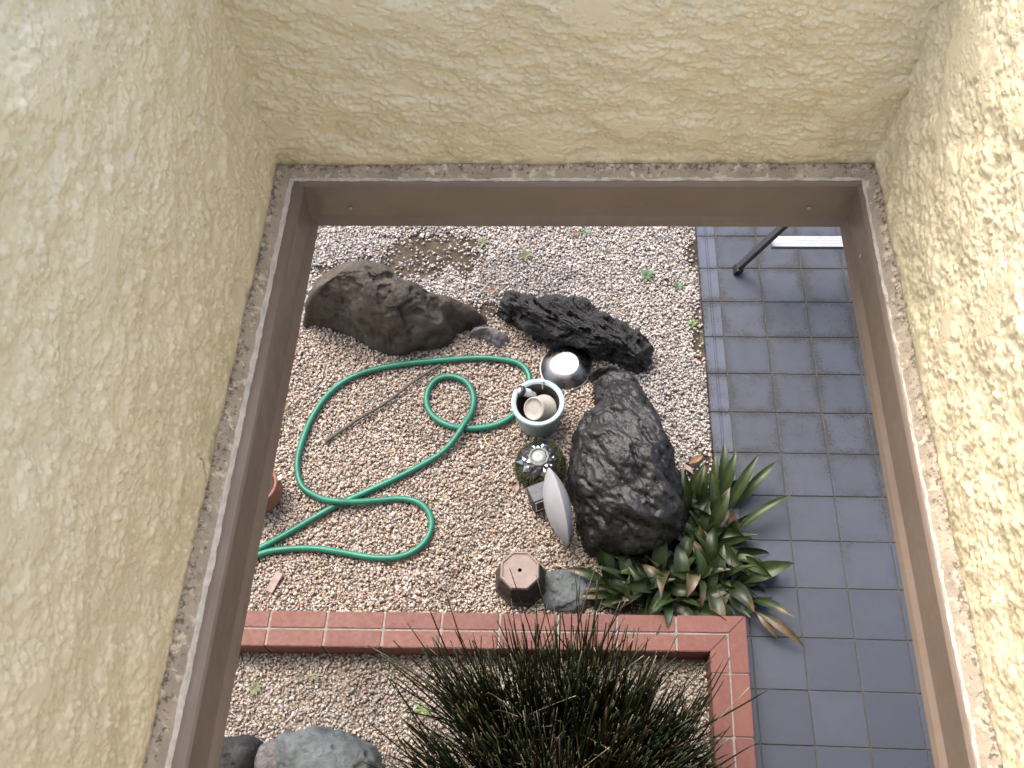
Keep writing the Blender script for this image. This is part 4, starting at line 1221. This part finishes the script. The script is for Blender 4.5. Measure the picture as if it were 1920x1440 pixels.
STRAW = [((-0.0381, 1.3502), (-0.0078, 1.388)), ((-0.0462, 1.3086), (0.0065, 1.2871)), ((0.0542, 1.3732), (0.074, 1.3783)), ((-0.0757, 1.9152), (-0.0328, 1.8973)), ((-0.0086, 1.8424), (-0.008, 1.7905)), ((-0.3639, 1.8838), (-0.3377, 1.8367)), ((-0.9395, 0.8389), (-0.9199, 0.8807)), ((-0.3189, 0.8368), (-0.2942, 0.8782)), ((-0.315, 0.8776), (-0.262, 0.8588)), ((-0.2914, 0.8255), (-0.249, 0.847)), ((-0.4428, 0.825), (-0.4155, 0.8502)), ((-1.0277, 0.7793), (-1.0218, 0.7553))]
STRAW_LABELS = ['pale straw beside the foot of the lens shaped dish', 'pale bent straw on the flat blue green stone', 'tiny pale straw under the largest boulder, right of the dish', 'pale straw just below the pale blue bucket',
    'upright looking pale straw between moss mound and largest boulder', 'thin pale straw left of the moss mound', 'pale straw inside the kerb below the leftmost brick joint', 'pale straw inside the kerb left of the pale weed, steepest of its cross',
    'pale straw inside the kerb, uppermost of the crossed straws', 'pale straw inside the kerb, lowest of the crossed straws', 'pale straw inside the kerb, left of the crossed straws', 'short upright straw inside the kerb near the pale green stone']
for i, (p, q) in enumerate(STRAW):
    a = Vector((*p, 0)); b = Vector((*q, 0)); a.z = b.z = -0.004; m = a.lerp(b, .5) + Vector((random.uniform(-.004, .004), random.uniform(-.004, .004), 0.006))
    vs, fs = tube(spline([a, m, b], 4), 0.0021, 6)
    tag(pyobj('dry_straw', vs, fs, M['straw'], None, True), STRAW_LABELS[i], 'straw', 'loose straws on the gravel')

# ------------------------------------------------------------------ weeds in the gravel
def weed(loc, r, n, col, label, up=0.5):
    vs, fs, cs = [], [], []
    for i in range(n):
        a = i * 2.4 + random.uniform(-.3, .3); L = r * random.uniform(.55, 1.1); el = random.uniform(0.15, 0.9) * up * 1.6
        w = L * random.uniform(.18, .3)
        k = len(vs)
        for j in range(4):
            t = j / 3; ww = w * (0.25, 0.9, 1.0, 0.08)[j]
            rr = L * t * math.cos(el); zz = L * t * math.sin(el) - 0.25 * L * t * t
            for sx in (-1, 1):
                vs.append((rr * math.cos(a) - sx * ww / 2 * math.sin(a), rr * math.sin(a) + sx * ww / 2 * math.cos(a), max(zz, 0) + .003 + 0.12 * ww * abs(sx)))
                f = random.uniform(.8, 1.2); cs.append(tuple(c * f for c in col))
        for j in range(3): fs.append((k + 2 * j, k + 2 * j + 1, k + 2 * j + 3, k + 2 * j + 2))
    o = pyobj('weed', vs, fs, M['weed'], None, True)
    set_cols(o.data, np.array(cs)); o.location = loc
    return tag(o, label, 'weed')
GR1 = (0.085, 0.15, 0.065); GR2 = (0.11, 0.17, 0.09); GR3 = (0.13, 0.24, 0.05); GR4 = (0.16, 0.18, 0.09)
weed((0.3843, 2.7862, -0.012), 0.045, 22, GR1, 'bushiest green weed on the white gravel right of the ridged rock')
weed((0.5338, 2.7229, -0.012), 0.040, 16, GR2, 'sparse green weed near the paving edge, second below the ladder')
weed((0.5931, 2.5056, -0.012), 0.030, 10, GR3, 'small bright weed against the paving edge, level with the ridged rock')
weed((-0.2149, 2.9016, -0.012), 0.050, 24, GR4, 'pale olive weed on the white gravel above the ridged rock')
weed((0.0851, 3.0557, -0.012), 0.035, 14, GR2, 'small green weed close under the far flashing')
weed((0.1966, 2.9437, -0.012), 0.026, 9, GR4, 'faint olive weed right of the weed under the far flashing')
weed((-1.2465, 2.4987, -0.005), 0.030, 9, GR3, 'little bright weed at the left foot of the brown boulder')
weed((0.6128, 2.1786, -0.012), 0.026, 9, GR2, 'little weed against the paving edge beside the largest boulder')
weed((-0.4337, 2.9922, -0.012), 0.040, 14, GR4, 'olive weed at the edge of the bare soil patch')
weed((-0.5386, 0.713, -0.012), 0.034, 8, GR3, 'bright green weed inside the kerb left of the horsetail')
weed((-0.3483, 0.8265, -0.012), 0.045, 18, (0.22, 0.27, 0.12), 'pale yellow green weed inside the kerb touching the horsetail')
weed((-1.2038, 0.7767, -0.012), 0.040, 14, GR4, 'olive weed inside the kerb near the left flashing')
weed((-0.9845, 0.824, -0.012), 0.030, 12, GR4, 'flat olive weed inside the kerb below the brick joints')

# ------------------------------------------------------------------ aspidistra
asp = empty('aspidistra', (0.5911, 1.3219, -0.02), 'clump of broad dark green leaves with brown tips spilling over the paving', 'plant')
ab = Vector(asp.location)
def asp_leaf(base, az, L, W, e0, bend, tipbrown, roll, tone, twist=0.0):
    n = 9
    p = Vector(base); vs, cs, fs = [], [], []
    fwd = Vector((math.cos(az), math.sin(az), 0)); side = Vector((-math.sin(az), math.cos(az), 0))
    up = Vector((0, 0, 1))
    el = e0; sl = L / n
    prof = [0.10, 0.13, 0.42, 0.80, 1.0, 1.0, 0.90, 0.68, 0.38, 0.03]
    G1 = Vector((0.010, 0.024, 0.008)) * tone; G2 = Vector((0.034, 0.054, 0.014)) * tone
    BR = Vector((0.125, 0.09, 0.053)); YL = Vector((0.13, 0.135, 0.05))
    for i in range(n + 1):
        t = i / n
        d = fwd * math.cos(el) + up * math.sin(el)
        nm = up * math.cos(el) - fwd * math.sin(el)
        rr = roll + twist * t
        s = side * math.cos(rr) + nm * math.sin(rr); n2 = nm * math.cos(rr) - side * math.sin(rr)
        w = W * prof[i] / 2
        for k in (-1, -0.5, 0, 0.5, 1):
            wav = 0.10 * W * math.sin(t * 9 + k * 2 + base[0] * 40) * abs(k)
            q = p + s * (w * k) + n2 * (w * 0.42 * abs(k) ** 1.3 + wav * 0.4)
            q.z = max(q.z, 0.004 - ab.z * 0) if q.z + ab.z < 0 else q.z
            vs.append(q)
            c = G1.lerp(G2, min(1, max(0, 0.35 + 0.5 * mnoise.noise(q * 22) + (0.25 if abs(k) == .5 else 0))))
            if k == 0: c = G2 * 1.15
            bt = (t + 0.22 * mnoise.noise(q * 40) - (1 - tipbrown)) / 0.12
            if abs(k) == 1: bt += 0.5 * (tipbrown > .05)
            bt = max(0, min(1, bt))
            c = c.lerp(YL if bt < .5 else BR, bt)
            cs.append(tuple(c))
        p = p + d * sl
        el -= bend / n * (0.5 + 1.0 * t)
    for i in range(n):
        for k in range(4): fs.append((i * 5 + k, i * 5 + k + 1, i * 5 + k + 6, i * 5 + k + 5))
    o = pyobj('leaf', vs, fs, M['leaf'], asp, True)
    set_cols(o.data, np.array(cs))
    return o
random.seed(23)
ASP = [ # base pixel-derived world points, main direction (deg), spread, count
    ((0.6033, 1.5483, 0.0), 75, 80, 17), ((0.6283, 1.4305, 0.0), 40, 130, 20), ((0.631, 1.3158, 0.0), 20, 140, 20), ((0.5842, 1.2585, 0.0), 0, 180, 18),
    ((0.4337, 1.2436, 0.0), 130, 130, 18), ((0.336, 1.2079, 0.0), 120, 110, 20), ((0.2829, 1.2221, 0.0), 70, 100, 12), ((0.4519, 1.1779, 0.0), 60, 180, 14), ((0.676, 1.2055, 0.0), 0, 100, 15), ((0.5579, 1.1806, 0.0), 20, 150, 10), ((0.2716, 1.1996, 0.0), 150, 50, 8), ((0.3662, 1.1582, 0.0), 100, 110, 9)]
for bp, dirn, spread, cnt in ASP:
    for i in range(cnt):
        b = Vector(bp) - ab + Vector((-0.035 + random.gauss(0, .05), random.gauss(0, .04), 0.0)); b.z = 0
        az = R_(dirn + random.uniform(-spread, spread))
        L = random.uniform(0.15, 0.25)
        asp_leaf(b, az, L, random.uniform(0.038, 0.064), R_(random.uniform(30, 78)), R_(random.uniform(60, 160)), random.choice([0, 0, 0, .05, .08, .15, .25, .45]), random.uniform(-.7, .7), random.uniform(.45, 1.1), random.uniform(-1.3, 1.3))
# the tall ones pointing up the picture, and the withered one lying on the paving
for bp, az, L, W, e0, bd, tb_ in [((0.6556, 1.5978, 0.0), 88, .27, .045, 60, 80, 0), ((0.6383, 1.5732, 0.0), 70, .26, .05, 62, 70, .04), ((0.6964, 1.5503, 0.0), 45, .30, .042, 50, 75, .1), ((0.6956, 1.4554, 0.0), 30, .30, .04, 48, 80, .12), ((0.6689, 1.5377, 0.0), 58, .30, .045, 55, 60, 0), ((0.699, 1.2281, 0.0), 20, .26, .055, 50, 95, .1), ((0.6214, 1.4891, 0.0), 100, .25, .05, 70, 60, .1)]:
    asp_leaf(Vector(bp) - ab, R_(az), L, W, R_(e0), R_(bd), tb_, random.uniform(-.3, .3), 1.15, 0.3)
b = Vector((0.7382, 1.1204, 0.0)) - ab
asp_leaf(b + Vector((0, 0, .05)), R_(-38), 0.24, 0.034, R_(25), R_(75), .7, .2, 0.8, .5)
asp_leaf(b + Vector((0, 0, .05)), R_(-52), 0.15, 0.028, R_(20), R_(75), .95, .3, 1.0, .6)

# ------------------------------------------------------------------ horsetail clump
hc = Vector((0.0, 0.46, -0.02))
hors = empty('horsetail', hc, 'dense dark clump of thin upright horsetail stems inside the kerb', 'plant')
random.seed(5)
stems = []
def stem(base, az, lean, L, curl, r, col, tipcol):
    n = 8
    p = Vector(base); el = math.pi / 2 - lean
    f = Vector((math.cos(az), math.sin(az), 0)); up = Vector((0, 0, 1))
    pts = [p.copy()]; 
    wob = random.uniform(-.05, .05)
    for i in range(n):
        d = f * math.cos(el) + up * math.sin(el) + Vector((-f.y, f.x, 0)) * wob
        p = p + d.normalized() * (L / n)
        pts.append(p.copy()); el -= curl / n * (0.4 + 1.2 * i / n)
    rad = [r * (1 - 0.45 * (i / n) ** 2) for i in range(n + 1)]
    vs, fs = tube(pts, rad, 5)
    cs = []
    for i in range(n + 1):
        ring = 0.55 if i % 2 else 1.0
        c = Vector(col) * ring
        if i == n: c = Vector(tipcol)
        cs += [tuple(c)] * 5
    return vs, fs, cs, L
CL_ = []
for i in range(64):
    a = i * 2.39996; rr = math.sqrt((i + .5) / 64)
    CL_.append((0.43 * rr * math.cos(a) + random.gauss(0, .03), 0.34 * rr * math.sin(a) + random.gauss(0, .03), a + random.gauss(0, .55), max(0.0, random.gauss(0.04 + 0.40 * rr, .12)), random.uniform(.75, 1.15) * (1 - .18 * rr), random.gauss(.05, .12)))
for i in range(2400):
    cx, cy, ca_, cl_, ch_, cc_ = random.choice(CL_)
    bx = cx + random.gauss(0, .035); by = min(0.43, cy + random.gauss(0, .032))
    out = math.atan2(by + 0.22, bx * 1.15) + random.gauss(0, .38)
    bx = min(0.51, bx)
    lean = min(0.75, abs(cl_ * 0.55 + 0.03 + random.gauss(0, .10)))
    if bx > 0.28: lean *= 0.6
    L = random.uniform(0.40, 0.72) * ch_
    if random.random() < .12: L *= .6
    if random.random() < .05: lean += .4
    g = random.random()
    col = Vector((0.011, 0.023, 0.009)).lerp(Vector((0.045, 0.052, 0.016)), g * g)
    if random.random() < .18: col = Vector((0.055, 0.036, 0.017))
    tip = (0.22, 0.20, 0.14) if random.random() < .04 else tuple(col * 1.3)
    crl = random.gauss(cc_, .28)
    if random.random() < .10: crl += random.choice([-1.2, 1.4])
    stems.append(stem((bx, by, 0), out, lean, L, crl, random.uniform(.0027, .0041), col, tip))
for i in range(70):   # dead straw coloured ones
    a = random.uniform(0, 6.283); rr = math.sqrt(random.random())
    stems.append(stem((0.36 * rr * math.cos(a), 0.25 * rr * math.sin(a), 0.1 * random.random()), random.uniform(0, 6.283), random.uniform(.3, 1.1), random.uniform(.3, .55), random.uniform(-.2, 1.2), .0021, (0.30, 0.25, 0.15), (0.42, 0.37, 0.26)))
# the 300 that stand out most (reach farthest from the clump's middle) are parts of their own
def reach(s):
    t = s[0][-3]; return t.z * 0.6 + math.hypot(t.x, t.y) + 0.5 * t.y
order = sorted(range(len(stems)), key=lambda i: -reach(stems[i]))
top = set(order[:299])
rv, rf, rc = [], [], []
for i, (vs, fs, cs, L) in enumerate(stems):
    if i in top:
        o = pyobj('stem', vs, fs, M['stem'], hors, True); set_cols(o.data, np.array(cs))
    else:
        k = len(rv); rv += list(vs); rf += [tuple(q + k for q in f) for f in fs]; rc += cs
o = pyobj('inner_stems', rv, rf, M['stem'], hors, True); set_cols(o.data, np.array(rc)); o['kind'] = 'stuff'
